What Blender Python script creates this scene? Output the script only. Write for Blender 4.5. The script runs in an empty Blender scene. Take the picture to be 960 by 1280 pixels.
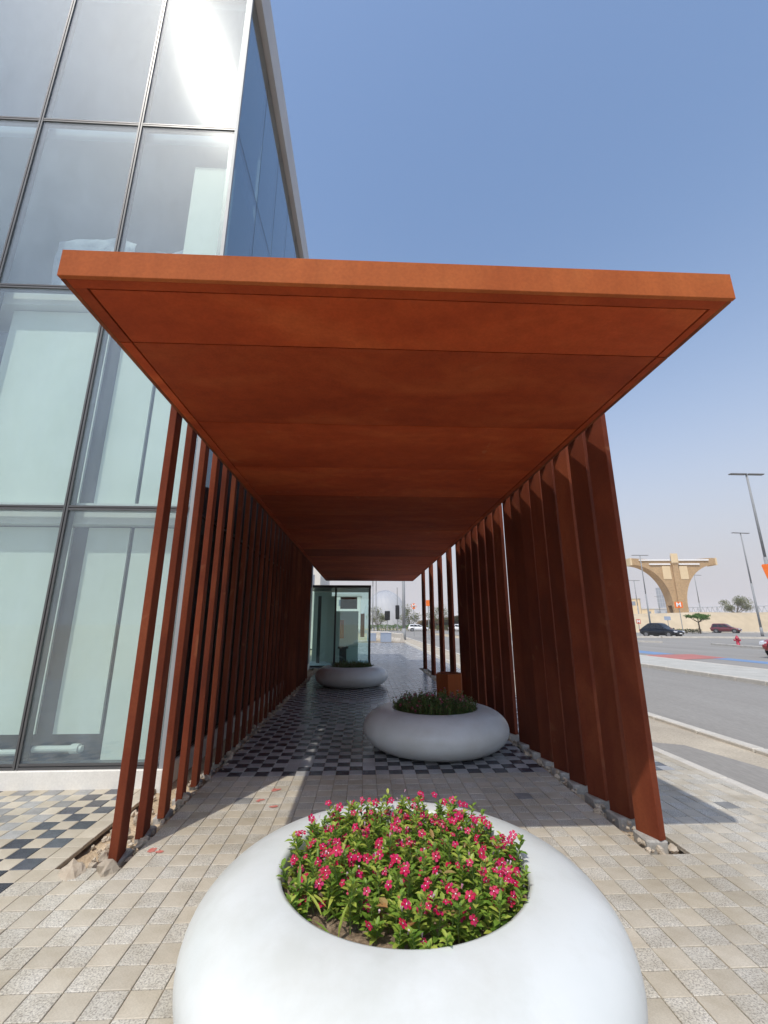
import bpy, math, random
from mathutils import Vector, Matrix, noise

random.seed(7)
S = bpy.context.scene
COL = S.collection

# ------------------------------------------------------------------ camera, sky, sun, exposure
cam_d = bpy.data.cameras.new('camera')
cam = bpy.data.objects.new('camera', cam_d)
COL.objects.link(cam)
cam.location = (0.0, 0.0, 1.6)
cam.rotation_euler = (math.radians(90 + 14.66), 0.0, math.radians(-2.59))
cam_d.sensor_fit = 'HORIZONTAL'
cam_d.sensor_width = 36.0
cam_d.lens = 36.0 * 535.0 / 960.0
cam_d.clip_start = 0.05
cam_d.clip_end = 9000.0
S.camera = cam

TO_SUN = Vector((-0.302, -0.587, 1.0)).normalized()
SUN_ELEV = math.asin(TO_SUN.z)
SUN_AZ = math.atan2(TO_SUN.x, TO_SUN.y)          # clockwise from +Y

world = bpy.data.worlds.new('World')
S.world = world
world.use_nodes = True
wn = world.node_tree
wn.nodes.clear()
w_out = wn.nodes.new('ShaderNodeOutputWorld')
w_bg = wn.nodes.new('ShaderNodeBackground')
w_sky = wn.nodes.new('ShaderNodeTexSky')
w_sky.sky_type = 'NISHITA'
w_sky.sun_disc = False
w_sky.sun_elevation = SUN_ELEV
w_sky.sun_rotation = SUN_AZ
w_sky.altitude = 10.0
w_sky.air_density = 1.3
w_sky.dust_density = 1.5
w_sky.ozone_density = 3.0
w_bg.inputs['Strength'].default_value = 0.137
# airborne dust: the sky pales evenly toward the horizon all round
w_tc = wn.nodes.new('ShaderNodeTexCoord'); w_sep = wn.nodes.new('ShaderNodeSeparateXYZ')
wn.links.new(w_tc.outputs['Generated'], w_sep.inputs[0])
w_mul = wn.nodes.new('ShaderNodeMath'); w_mul.operation = 'MULTIPLY'; w_mul.inputs[1].default_value = -6.8
w_max = wn.nodes.new('ShaderNodeMath'); w_max.operation = 'MAXIMUM'; w_max.inputs[1].default_value = 0.0
wn.links.new(w_sep.outputs['Z'], w_max.inputs[0]); w_sq = wn.nodes.new('ShaderNodeMath'); w_sq.operation = 'POWER'; w_sq.inputs[1].default_value = 2.0; wn.links.new(w_max.outputs[0], w_sq.inputs[0]); wn.links.new(w_sq.outputs[0], w_mul.inputs[0])
w_exp = wn.nodes.new('ShaderNodeMath'); w_exp.operation = 'EXPONENT'; wn.links.new(w_mul.outputs[0], w_exp.inputs[0])
w_mix = wn.nodes.new('ShaderNodeMix'); w_mix.data_type = 'RGBA'
wn.links.new(w_exp.outputs[0], w_mix.inputs['Factor']); wn.links.new(w_sky.outputs[0], w_mix.inputs['A'])
w_mix.inputs['B'].default_value = (2.95, 2.88, 3.12, 1.0)
wn.links.new(w_mix.outputs['Result'], w_bg.inputs['Color'])
wn.links.new(w_bg.outputs[0], w_out.inputs['Surface'])

sun_d = bpy.data.lights.new('sun', 'SUN')
sun_d.energy = 2.1
sun_d.angle = math.radians(0.53)
sun_d.color = (1.0, 0.95, 0.87)
sun = bpy.data.objects.new('sun', sun_d)
COL.objects.link(sun)
sun.rotation_euler = (-TO_SUN).to_track_quat('-Z', 'Y').to_euler()

S.view_settings.view_transform = 'Standard'
S.view_settings.look = 'None'
S.view_settings.exposure = 0.55
S.view_settings.gamma = 1.0
S.view_settings.use_curve_mapping = False
S.render.engine = 'CYCLES'
S.cycles.max_bounces = 10
S.cycles.diffuse_bounces = 5
S.cycles.glossy_bounces = 4
S.cycles.transparent_max_bounces = 24
S.cycles.sample_clamp_indirect = 8.0
S.cycles.volume_bounces = 1

# ------------------------------------------------------------------ helpers
def link(o, parent=None):
    COL.objects.link(o)
    if parent is not None:
        o.parent = parent
    return o

def tag(o, label=None, cat=None, group=None, kind=None):
    if label: o['label'] = label
    if cat: o['category'] = cat
    if group: o['group'] = group
    if kind: o['kind'] = kind
    return o

def empty(name, loc=(0, 0, 0), rz=0.0, label=None, cat=None, group=None):
    o = bpy.data.objects.new(name, None)
    o.empty_display_size = 0.2
    o.location = loc
    o.rotation_euler = (0, 0, rz)
    link(o)
    return tag(o, label, cat, group)

class MB:
    """collects verts / faces (with material slots) for one mesh"""
    def __init__(s):
        s.v = []; s.f = []; s.m = []
    def add(s, vs, fs, mi=0):
        b = len(s.v)
        s.v.extend([tuple(p) for p in vs])
        for f in fs:
            s.f.append(tuple(b + i for i in f)); s.m.append(mi)
        return s
    def box(s, x0, y0, z0, x1, y1, z1, mi=0):
        vs = [(x0,y0,z0),(x1,y0,z0),(x1,y1,z0),(x0,y1,z0),(x0,y0,z1),(x1,y0,z1),(x1,y1,z1),(x0,y1,z1)]
        return s.add(vs, [(0,3,2,1),(4,5,6,7),(0,1,5,4),(1,2,6,5),(2,3,7,6),(3,0,4,7)], mi)
    def bbox(s, x0, y0, z0, x1, y1, z1, b=0.005, mi=0):
        """box with chamfered vertical and top edges"""
        def ring(i, z):
            return [(x0+i+0,y0+i+b,z),(x0+i+b,y0+i,z),(x1-i-b,y0+i,z),(x1-i,y0+i+b,z),
                    (x1-i,y1-i-b,z),(x1-i-b,y1-i,z),(x0+i+b,y1-i,z),(x0+i,y1-i-b,z)]
        vs = ring(b, z0) + ring(0, z0+b) + ring(0, z1-b) + ring(b, z1)
        fs = [tuple(range(7,-1,-1)), tuple(range(24,32))]
        for k in range(3):
            for i in range(8):
                j = (i+1) % 8
                fs.append((k*8+i, k*8+j, k*8+8+j, k*8+8+i))
        return s.add(vs, fs, mi)
    def tube(s, p, q, r0, r1=None, n=10, caps=True, mi=0):
        r1 = r0 if r1 is None else r1
        p = Vector(p); q = Vector(q); d = (q-p).normalized()
        a = d.orthogonal().normalized(); c = d.cross(a)
        vs = []
        for (o, r) in ((p, r0), (q, r1)):
            for i in range(n):
                t = 2*math.pi*i/n
                vs.append(o + a*(r*math.cos(t)) + c*(r*math.sin(t)))
        fs = [(i, (i+1)%n, n+(i+1)%n, n+i) for i in range(n)]
        if caps:
            fs += [tuple(range(n-1,-1,-1)), tuple(range(n, 2*n))]
        return s.add(vs, fs, mi)
    def lathe(s, prof, n=64, c=(0,0,0), mi=0, close=False):
        vs = []; fs = []
        for (r, z) in prof:
            for i in range(n):
                t = 2*math.pi*i/n
                vs.append((c[0]+r*math.cos(t), c[1]+r*math.sin(t), c[2]+z))
        for k in range(len(prof)-1):
            for i in range(n):
                j = (i+1) % n
                fs.append((k*n+i, k*n+j, (k+1)*n+j, (k+1)*n+i))
        if close:
            fs.append(tuple(range(n-1,-1,-1)))
            fs.append(tuple((len(prof)-1)*n+i for i in range(n)))
        return s.add(vs, fs, mi)
    def prism(s, pts, axis, a0, a1, mi=0):
        """polygon in the two other axes, extruded along axis (0,1,2) from a0 to a1"""
        n = len(pts)
        def mk(p, a):
            if axis == 0: return (a, p[0], p[1])
            if axis == 1: return (p[0], a, p[1])
            return (p[0], p[1], a)
        vs = [mk(p, a0) for p in pts] + [mk(p, a1) for p in pts]
        fs = [tuple(range(n-1,-1,-1)), tuple(range(n, 2*n))] + [(i,(i+1)%n,n+(i+1)%n,n+i) for i in range(n)]
        return s.add(vs, fs, mi)
    def mesh(s, name, mats, smooth=False):
        me = bpy.data.meshes.new(name)
        me.from_pydata(s.v, [], s.f)
        if not isinstance(mats, (list, tuple)): mats = [mats]
        for m in mats: me.materials.append(m)
        if len(mats) > 1: me.polygons.foreach_set('material_index', s.m)
        if smooth: me.polygons.foreach_set('use_smooth', [True]*len(s.f))
        me.update()
        return me
    def build(s, name, mats, parent=None, smooth=False, loc=None, rz=None):
        o = bpy.data.objects.new(name, s.mesh(name, mats, smooth))
        if loc: o.location = loc
        if rz is not None: o.rotation_euler = (0, 0, rz)
        return link(o, parent)

def fix_normals(o):
    import bmesh
    bm = bmesh.new(); bm.from_mesh(o.data)
    bmesh.ops.recalc_face_normals(bm, faces=bm.faces)
    bm.to_mesh(o.data); bm.free()
    return o

def inst(me, name, parent=None, loc=(0,0,0), rot=(0,0,0), scale=None):
    o = bpy.data.objects.new(name, me)
    o.location = loc; o.rotation_euler = rot
    if scale: o.scale = scale
    return link(o, parent)

# ------------------------------------------------------------------ materials
def new_mat(name):
    m = bpy.data.materials.new(name); m.use_nodes = True
    nt = m.node_tree
    b = nt.nodes['Principled BSDF']
    return m, nt, b

def N(nt, t, **kw):
    n = nt.nodes.new(t)
    for k, v in kw.items():
        if k.startswith('i_'):
            n.inputs[k[2:].replace('_', ' ')].default_value = v
        else:
            setattr(n, k, v)
    return n

def ramp(nt, stops):
    r = nt.nodes.new('ShaderNodeValToRGB')
    e = r.color_ramp.elements
    while len(e) < len(stops): e.new(0.5)
    for el, (p, c) in zip(e, stops):
        el.position = p; el.color = (c[0], c[1], c[2], 1.0)
    return r

def rgba(c): return (c[0], c[1], c[2], 1.0)

def stain(nt, colour, lo=(0.84, 0.81, 0.76), scale=1.1):
    ge = N(nt, 'ShaderNodeNewGeometry')
    ns = N(nt, 'ShaderNodeTexNoise'); ns.inputs['Scale'].default_value = scale; ns.inputs['Detail'].default_value = 7.0; ns.inputs['Roughness'].default_value = 0.65
    nt.links.new(ge.outputs['Position'], ns.inputs['Vector'])
    rs = ramp(nt, [(0.36, lo), (0.58, (1.03, 1.03, 1.03))]); nt.links.new(ns.outputs['Fac'], rs.inputs['Fac'])
    mx = N(nt, 'ShaderNodeMix', data_type='RGBA', blend_type='MULTIPLY'); mx.inputs['Factor'].default_value = 1.0
    nt.links.new(colour, mx.inputs['A']); nt.links.new(rs.outputs['Color'], mx.inputs['B'])
    return mx.outputs['Result']

def noisy(name, c0, c1, scale=6.0, rough=0.7, detail=6.0, bump=0.0, bscale=None, spec=0.4, metal=0.0,
          rough2=None, vary=0.0, coords='Object', stretch=None, c2=None, fine=None, stained=None):
    """principled with a noise-driven colour range, optional fine speckle, bump and per-object variation"""
    m, nt, b = new_mat(name)
    tc = N(nt, 'ShaderNodeTexCoord')
    src = tc.outputs[coords]
    if stretch:
        mp = N(nt, 'ShaderNodeMapping'); mp.inputs['Scale'].default_value = stretch
        nt.links.new(src, mp.inputs['Vector']); src = mp.outputs[0]
    n1 = N(nt, 'ShaderNodeTexNoise'); n1.inputs['Scale'].default_value = scale; n1.inputs['Detail'].default_value = detail
    n1.inputs['Roughness'].default_value = 0.62
    nt.links.new(src, n1.inputs['Vector'])
    st = [(0.3, c0), (0.7, c1)] if c2 is None else [(0.28, c0), (0.5, c1), (0.74, c2)]
    r1 = ramp(nt, st); nt.links.new(n1.outputs['Fac'], r1.inputs['Fac'])
    colour = r1.outputs['Color']
    if fine:
        n2 = N(nt, 'ShaderNodeTexNoise'); n2.inputs['Scale'].default_value = fine[0]; n2.inputs['Detail'].default_value = 3.0
        nt.links.new(src, n2.inputs['Vector'])
        r2 = ramp(nt, [(0.35, (1-fine[1],)*3), (0.65, (1+fine[1],)*3)]); nt.links.new(n2.outputs['Fac'], r2.inputs['Fac'])
        mx = N(nt, 'ShaderNodeMix', data_type='RGBA', blend_type='MULTIPLY'); mx.inputs['Factor'].default_value = 1.0
        nt.links.new(colour, mx.inputs['A']); nt.links.new(r2.outputs['Color'], mx.inputs['B'])
        colour = mx.outputs['Result']
    if vary:
        oi = N(nt, 'ShaderNodeObjectInfo'); ge = N(nt, 'ShaderNodeNewGeometry')
        ad = N(nt, 'ShaderNodeMath', operation='ADD'); fr = N(nt, 'ShaderNodeMath', operation='FRACT')
        nt.links.new(oi.outputs['Random'], ad.inputs[0]); nt.links.new(ge.outputs['Random Per Island'], ad.inputs[1])
        nt.links.new(ad.outputs[0], fr.inputs[0])
        mr = N(nt, 'ShaderNodeMapRange'); mr.inputs['To Min'].default_value = 1-vary; mr.inputs['To Max'].default_value = 1+vary
        nt.links.new(fr.outputs[0], mr.inputs['Value'])
        hv = N(nt, 'ShaderNodeHueSaturation')
        nt.links.new(mr.outputs[0], hv.inputs['Value']); nt.links.new(colour, hv.inputs['Color'])
        colour = hv.outputs['Color']
    if stained: colour = stain(nt, colour, stained[0], stained[1])
    nt.links.new(colour, b.inputs['Base Color'])
    b.inputs['Roughness'].default_value = rough
    if rough2 is not None:
        mr2 = N(nt, 'ShaderNodeMapRange'); mr2.inputs['To Min'].default_value = rough; mr2.inputs['To Max'].default_value = rough2
        nt.links.new(n1.outputs['Fac'], mr2.inputs['Value']); nt.links.new(mr2.outputs[0], b.inputs['Roughness'])
    b.inputs['Specular IOR Level'].default_value = spec
    b.inputs['Metallic'].default_value = metal
    if bump:
        n3 = N(nt, 'ShaderNodeTexNoise'); n3.inputs['Scale'].default_value = bscale or scale*4; n3.inputs['Detail'].default_value = 4.0
        nt.links.new(src, n3.inputs['Vector'])
        bp = N(nt, 'ShaderNodeBump'); bp.inputs['Strength'].default_value = 1.0; bp.inputs['Distance'].default_value = bump
        nt.links.new(n3.outputs['Fac'], bp.inputs['Height']); nt.links.new(bp.outputs[0], b.inputs['Normal'])
    return m

def plain(name, c, rough=0.5, spec=0.5, metal=0.0, coat=0.0):
    m = noisy(name, tuple(x*0.93 for x in c), tuple(min(1, x*1.05) for x in c), scale=5.0, rough=rough, spec=spec, metal=metal)
    m.node_tree.nodes['Principled BSDF'].inputs['Coat Weight'].default_value = coat
    return m

def corten(name, dark, mid, light, vary=0.0):
    m, nt, b = new_mat(name)
    tc = N(nt, 'ShaderNodeTexCoord')
    oi = N(nt, 'ShaderNodeObjectInfo')
    off = N(nt, 'ShaderNodeVectorMath', operation='SCALE'); off.inputs[0].default_value = (17.0, 5.0, 9.0)
    nt.links.new(oi.outputs['Random'], off.inputs['Scale'])
    ad = N(nt, 'ShaderNodeVectorMath', operation='ADD')
    nt.links.new(tc.outputs['Object'], ad.inputs[0]); nt.links.new(off.outputs[0], ad.inputs[1])
    mp = N(nt, 'ShaderNodeMapping'); mp.inputs['Scale'].default_value = (0.55, 1.3, 0.5)
    nt.links.new(ad.outputs[0], mp.inputs['Vector'])
    n1 = N(nt, 'ShaderNodeTexNoise'); n1.inputs['Scale'].default_value = 1.7; n1.inputs['Detail'].default_value = 9.0
    n1.inputs['Roughness'].default_value = 0.6; n1.inputs['Distortion'].default_value = 0.5
    nt.links.new(mp.outputs[0], n1.inputs['Vector'])
    r1 = ramp(nt, [(0.36, dark), (0.50, mid), (0.64, light)]); nt.links.new(n1.outputs['Fac'], r1.inputs['Fac'])
    # fine rust grain and drip streaks down the vertical
    n2 = N(nt, 'ShaderNodeTexNoise'); n2.inputs['Scale'].default_value = 55.0; n2.inputs['Detail'].default_value = 4.0
    nt.links.new(ad.outputs[0], n2.inputs['Vector'])
    r2 = ramp(nt, [(0.30, (0.90,)*3), (0.7, (1.07,)*3)]); nt.links.new(n2.outputs['Fac'], r2.inputs['Fac'])
    mp3 = N(nt, 'ShaderNodeMapping'); mp3.inputs['Scale'].default_value = (9.0, 9.0, 0.25)
    nt.links.new(ad.outputs[0], mp3.inputs['Vector'])
    n3 = N(nt, 'ShaderNodeTexNoise'); n3.inputs['Scale'].default_value = 1.0; n3.inputs['Detail'].default_value = 3.0
    nt.links.new(mp3.outputs[0], n3.inputs['Vector'])
    r3 = ramp(nt, [(0.3, (0.90,)*3), (0.66, (1.06,)*3)]); nt.links.new(n3.outputs['Fac'], r3.inputs['Fac'])
    mA = N(nt, 'ShaderNodeMix', data_type='RGBA', blend_type='MULTIPLY'); mA.inputs['Factor'].default_value = 1.0
    nt.links.new(r1.outputs[0], mA.inputs['A']); nt.links.new(r2.outputs[0], mA.inputs['B'])
    mB = N(nt, 'ShaderNodeMix', data_type='RGBA', blend_type='MULTIPLY'); mB.inputs['Factor'].default_value = 1.0
    nt.links.new(mA.outputs['Result'], mB.inputs['A']); nt.links.new(r3.outputs[0], mB.inputs['B'])
    col = mB.outputs['Result']
    # a few pale chalky scuffs
    n4 = N(nt, 'ShaderNodeTexNoise'); n4.inputs['Scale'].default_value = 2.6; n4.inputs['Detail'].default_value = 7.0
    n4.inputs['Distortion'].default_value = 1.2
    nt.links.new(ad.outputs[0], n4.inputs['Vector'])
    r4 = ramp(nt, [(0.66, (0,)*3), (0.80, (0.38,)*3)]); nt.links.new(n4.outputs['Fac'], r4.inputs['Fac'])
    mC = N(nt, 'ShaderNodeMix', data_type='RGBA'); nt.links.new(r4.outputs[0], mC.inputs['Factor'])
    nt.links.new(col, mC.inputs['A']); mC.inputs['B'].default_value = (0.40, 0.20, 0.10, 1)
    col = mC.outputs['Result']
    if vary:
        mr = N(nt, 'ShaderNodeMapRange'); mr.inputs['To Min'].default_value = 1-vary; mr.inputs['To Max'].default_value = 1+vary
        nt.links.new(oi.outputs['Random'], mr.inputs['Value'])
        hv = N(nt, 'ShaderNodeHueSaturation'); nt.links.new(mr.outputs[0], hv.inputs['Value']); nt.links.new(col, hv.inputs['Color'])
        col = hv.outputs['Color']
    nt.links.new(col, b.inputs['Base Color'])
    b.inputs['Roughness'].default_value = 0.80
    b.inputs['Specular IOR Level'].default_value = 0.16
    bp = N(nt, 'ShaderNodeBump'); bp.inputs['Distance'].default_value = 0.0012; bp.inputs['Strength'].default_value = 0.8
    nt.links.new(n2.outputs['Fac'], bp.inputs['Height']); nt.links.new(bp.outputs[0], b.inputs['Normal'])
    return m

def glass_mat(name, tint, dust=0.05, haze=0.05, haze_rough=0.2, refl_boost=1.0, dust_glare_col=(0.75, 0.78, 0.76)):
    """thin architectural glass: clear transmission, mirror reflection by Fresnel, a film of dust and painted glare"""
    m = bpy.data.materials.new(name); m.use_nodes = True
    nt = m.node_tree; nt.nodes.clear()
    out = N(nt, 'ShaderNodeOutputMaterial')
    tr = N(nt, 'ShaderNodeBsdfTransparent'); tr.inputs['Color'].default_value = rgba(tint)
    gl = N(nt, 'ShaderNodeBsdfAnisotropic') if False else N(nt, 'ShaderNodeBsdfGlossy')
    gl.inputs['Roughness'].default_value = 0.0; gl.inputs['Color'].default_value = (0.95, 0.98, 1.0, 1)
    # Schlick reflectance from the angle of view, the same on both faces of the pane
    ge = N(nt, 'ShaderNodeNewGeometry')
    dt = N(nt, 'ShaderNodeVectorMath', operation='DOT_PRODUCT')
    nt.links.new(ge.outputs['Normal'], dt.inputs[0]); nt.links.new(ge.outputs['Incoming'], dt.inputs[1])
    ab = N(nt, 'ShaderNodeMath', operation='ABSOLUTE'); nt.links.new(dt.outputs['Value'], ab.inputs[0])
    om = N(nt, 'ShaderNodeMath', operation='SUBTRACT'); om.inputs[0].default_value = 1.0; nt.links.new(ab.outputs[0], om.inputs[1])
    pw = N(nt, 'ShaderNodeMath', operation='POWER'); pw.inputs[1].default_value = 5.0; nt.links.new(om.outputs[0], pw.inputs[0])
    mr = N(nt, 'ShaderNodeMapRange')
    mr.inputs['To Min'].default_value = 0.045*refl_boost; mr.inputs['To Max'].default_value = 0.98
    nt.links.new(pw.outputs[0], mr.inputs['Value'])
    mx = N(nt, 'ShaderNodeMixShader'); nt.links.new(mr.outputs[0], mx.inputs[0])
    nt.links.new(tr.outputs[0], mx.inputs[1]); nt.links.new(gl.outputs[0], mx.inputs[2])
    tc = N(nt, 'ShaderNodeTexCoord')
    # dust film (vertical smears); on the front glass it also stands in for glare
    df = N(nt, 'ShaderNodeBsdfDiffuse'); df.inputs['Color'].default_value = rgba(dust_glare_col)
    hz = N(nt, 'ShaderNodeBsdfGlossy'); hz.inputs['Roughness'].default_value = haze_rough
    mp = N(nt, 'ShaderNodeMapping'); mp.inputs['Scale'].default_value = (2.4, 2.4, 0.8)
    nt.links.new(tc.outputs['Object'], mp.inputs['Vector'])
    nd = N(nt, 'ShaderNodeTexNoise'); nd.inputs['Scale'].default_value = 1.3; nd.inputs['Detail'].default_value = 4.0
    nt.links.new(mp.outputs[0], nd.inputs['Vector'])
    md = N(nt, 'ShaderNodeMapRange'); md.inputs['From Min'].default_value = 0.3; md.inputs['From Max'].default_value = 0.75
    md.inputs['To Min'].default_value = dust*0.6; md.inputs['To Max'].default_value = dust*1.5
    nt.links.new(nd.outputs['Fac'], md.inputs['Value'])
    m1 = N(nt, 'ShaderNodeMixShader'); nt.links.new(md.outputs[0], m1.inputs[0])
    nt.links.new(mx.outputs[0], m1.inputs[1]); nt.links.new(df.outputs[0], m1.inputs[2])
    m2 = N(nt, 'ShaderNodeMixShader'); m2.inputs[0].default_value = haze
    nt.links.new(m1.outputs[0], m2.inputs[1]); nt.links.new(hz.outputs[0], m2.inputs[2])
    nt.links.new(m2.outputs[0], out.inputs['Surface'])
    return m

def speckled(name, base, specks, vary=0.08):
    """flamed granite: pale ground full of grey and dark grains"""
    m, nt, b = new_mat(name)
    tc = N(nt, 'ShaderNodeTexCoord'); oi = N(nt, 'ShaderNodeObjectInfo')
    off = N(nt, 'ShaderNodeVectorMath', operation='SCALE'); off.inputs[0].default_value = (31.0, 47.0, 0.0)
    nt.links.new(oi.outputs['Random'], off.inputs['Scale'])
    ad = N(nt, 'ShaderNodeVectorMath', operation='ADD')
    nt.links.new(tc.outputs['Object'], ad.inputs[0]); nt.links.new(off.outputs[0], ad.inputs[1])
    v = N(nt, 'ShaderNodeTexNoise'); v.inputs['Scale'].default_value = 120.0; v.inputs['Detail'].default_value = 2.0
    v.inputs['Distortion'].default_value = 0.6
    nt.links.new(ad.outputs[0], v.inputs['Vector'])
    r = ramp(nt, [(0.36, specks[0]), (0.44, specks[1]), (0.52, base), (0.70, tuple(min(1, x*1.2) for x in base))])
    nt.links.new(v.outputs['Fac'], r.inputs['Fac'])
    n2 = N(nt, 'ShaderNodeTexNoise'); n2.inputs['Scale'].default_value = 7.0; n2.inputs['Detail'].default_value = 5.0
    nt.links.new(ad.outputs[0], n2.inputs['Vector'])
    r2 = ramp(nt, [(0.3, (0.86, 0.83, 0.78)), (0.62, (1.05, 1.04, 1.03))]); nt.links.new(n2.outputs['Fac'], r2.inputs['Fac'])
    mx = N(nt, 'ShaderNodeMix', data_type='RGBA', blend_type='MULTIPLY'); mx.inputs['Factor'].default_value = 1.0
    nt.links.new(r.outputs[0], mx.inputs['A']); nt.links.new(r2.outputs[0], mx.inputs['B'])
    ge = N(nt, 'ShaderNodeNewGeometry'); a2 = N(nt, 'ShaderNodeMath', operation='ADD'); f2 = N(nt, 'ShaderNodeMath', operation='FRACT')
    nt.links.new(oi.outputs['Random'], a2.inputs[0]); nt.links.new(ge.outputs['Random Per Island'], a2.inputs[1]); nt.links.new(a2.outputs[0], f2.inputs[0])
    mr = N(nt, 'ShaderNodeMapRange'); mr.inputs['To Min'].default_value = 1-vary; mr.inputs['To Max'].default_value = 1+vary
    nt.links.new(f2.outputs[0], mr.inputs['Value'])
    hv = N(nt, 'ShaderNodeHueSaturation'); nt.links.new(mr.outputs[0], hv.inputs['Value']); nt.links.new(mx.outputs['Result'], hv.inputs['Color'])
    nt.links.new(stain(nt, hv.outputs[0]), b.inputs['Base Color'])
    b.inputs['Roughness'].default_value = 0.7; b.inputs['Specular IOR Level'].default_value = 0.35
    bp = N(nt, 'ShaderNodeBump'); bp.inputs['Distance'].default_value = 0.0015; bp.inputs['Strength'].default_value = 0.7
    nt.links.new(v.outputs['Fac'], bp.inputs['Height']); nt.links.new(bp.outputs[0], b.inputs['Normal'])
    return m

def leaf_mat(name, c0, c1, c2, transl=0.35):
    m = bpy.data.materials.new(name); m.use_nodes = True
    nt = m.node_tree; b = nt.nodes['Principled BSDF']; out = nt.nodes['Material Output']
    ge = N(nt, 'ShaderNodeNewGeometry'); oi = N(nt, 'ShaderNodeObjectInfo')
    ad = N(nt, 'ShaderNodeMath', operation='ADD'); fr = N(nt, 'ShaderNodeMath', operation='FRACT')
    nt.links.new(ge.outputs['Random Per Island'], ad.inputs[0]); nt.links.new(oi.outputs['Random'], ad.inputs[1]); nt.links.new(ad.outputs[0], fr.inputs[0])
    r = ramp(nt, [(0.0, c0), (0.55, c1), (1.0, c2)]); nt.links.new(fr.outputs[0], r.inputs['Fac'])
    nt.links.new(r.outputs[0], b.inputs['Base Color'])
    b.inputs['Roughness'].default_value = 0.45; b.inputs['Specular IOR Level'].default_value = 0.4
    tl = N(nt, 'ShaderNodeBsdfTranslucent'); nt.links.new(r.outputs[0], tl.inputs['Color'])
    mx = N(nt, 'ShaderNodeMixShader'); mx.inputs[0].default_value = transl
    nt.links.new(b.outputs[0], mx.inputs[1]); nt.links.new(tl.outputs[0], mx.inputs[2]); nt.links.new(mx.outputs[0], out.inputs['Surface'])
    return m

M = {}
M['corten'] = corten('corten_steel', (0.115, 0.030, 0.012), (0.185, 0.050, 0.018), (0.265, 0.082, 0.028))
M['corten_fascia'] = corten('corten_fascia', (0.33, 0.080, 0.021), (0.38, 0.100, 0.027), (0.43, 0.135, 0.038))
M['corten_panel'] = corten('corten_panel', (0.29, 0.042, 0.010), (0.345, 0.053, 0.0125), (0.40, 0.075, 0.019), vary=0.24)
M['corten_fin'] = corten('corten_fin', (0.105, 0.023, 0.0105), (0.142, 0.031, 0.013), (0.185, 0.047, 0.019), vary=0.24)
M['joint_black'] = plain('joint_black', (0.015, 0.012, 0.010), 0.9, 0.1)
M['t_beige'] = noisy('tile_beige', (0.42, 0.375, 0.295), (0.51, 0.465, 0.38), 6.0, 0.66, bump=0.0006, bscale=90, vary=0.09, fine=(120, 0.07), spec=0.35, stained=((0.82, 0.79, 0.73), 1.1))
M['t_speck'] = speckled('tile_granite', (0.50, 0.48, 0.42), ((0.29, 0.275, 0.245), (0.40, 0.38, 0.335)))
M['t_dark'] = noisy('tile_charcoal', (0.040, 0.043, 0.053), (0.075, 0.079, 0.092), 8.0, 0.26, bump=0.0004, bscale=120, vary=0.30, fine=(140, 0.2), spec=0.5)
M['t_grey'] = noisy('tile_grey', (0.32, 0.32, 0.32), (0.42, 0.42, 0.415), 8.0, 0.28, bump=0.0005, bscale=120, vary=0.16, fine=(140, 0.14), spec=0.5)
M['t_mid'] = noisy('tile_midgrey', (0.21, 0.21, 0.20), (0.33, 0.325, 0.31), 8.0, 0.6, bump=0.0005, bscale=120, vary=0.25, fine=(130, 0.15), spec=0.4)
M['bed'] = noisy('jointing_sand', (0.24, 0.195, 0.145), (0.36, 0.30, 0.225), 14.0, 0.95, fine=(160, 0.2))
M['sand'] = noisy('sand', (0.42, 0.335, 0.22), (0.54, 0.44, 0.30), 0.05, 0.95, fine=(0.6, 0.06), coords='Object')
M['dusty'] = noisy('dusty_ground', (0.36, 0.31, 0.24), (0.52, 0.455, 0.35), 0.9, 0.95, fine=(40, 0.12))
M['trench'] = noisy('trench_soil', (0.33, 0.24, 0.15), (0.52, 0.41, 0.28), 8.0, 0.95, bump=0.006, bscale=45, fine=(90, 0.2))
M['rubble'] = noisy('rubble', (0.36, 0.29, 0.21), (0.55, 0.48, 0.38), 7.0, 0.95, bump=0.004, bscale=40, vary=0.22)
M['concrete'] = noisy('concrete', (0.27, 0.26, 0.235), (0.43, 0.41, 0.37), 7.0, 0.9, bump=0.002, bscale=60, fine=(60, 0.1), vary=0.12)
M['asphalt'] = noisy('asphalt', (0.235, 0.22, 0.195), (0.305, 0.288, 0.26), 0.35, 0.9, fine=(30, 0.10), stretch=(2.0, 0.25, 1.0))
M['kerb'] = noisy('kerb_stone', (0.46, 0.43, 0.37), (0.60, 0.56, 0.49), 3.0, 0.85, fine=(60, 0.08))
M['sidewalk'] = noisy('sidewalk_concrete', (0.40, 0.39, 0.345), (0.50, 0.485, 0.435), 1.5, 0.9, fine=(20, 0.06))
M['paint_white'] = noisy('road_paint_white', (0.55, 0.54, 0.50), (0.72, 0.71, 0.68), 3.0, 0.8)
M['paint_red'] = noisy('road_paint_red', (0.38, 0.13, 0.11), (0.46, 0.19, 0.165), 2.0, 0.85)
M['paint_blue'] = noisy('road_paint_blue', (0.13, 0.22, 0.38), (0.20, 0.30, 0.46), 2.0, 0.85)
M['spray'] = noisy('spray_paint', (0.50, 0.12, 0.10), (0.56, 0.24, 0.19), 30.0, 0.8)
M['white'] = noisy('planter_white', (0.60, 0.63, 0.61), (0.65, 0.67, 0.65), 2.2, 0.28, spec=0.45, bump=0.0, rough2=0.40, stained=((0.90, 0.89, 0.86), 1.7))
M['soil'] = noisy('potting_soil', (0.10, 0.065, 0.04), (0.30, 0.22, 0.15), 22.0, 0.95, bump=0.006, bscale=70, fine=(90, 0.3))
M['leaf'] = leaf_mat('vinca_leaf', (0.12, 0.23, 0.028), (0.23, 0.36, 0.05), (0.46, 0.50, 0.09))
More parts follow.
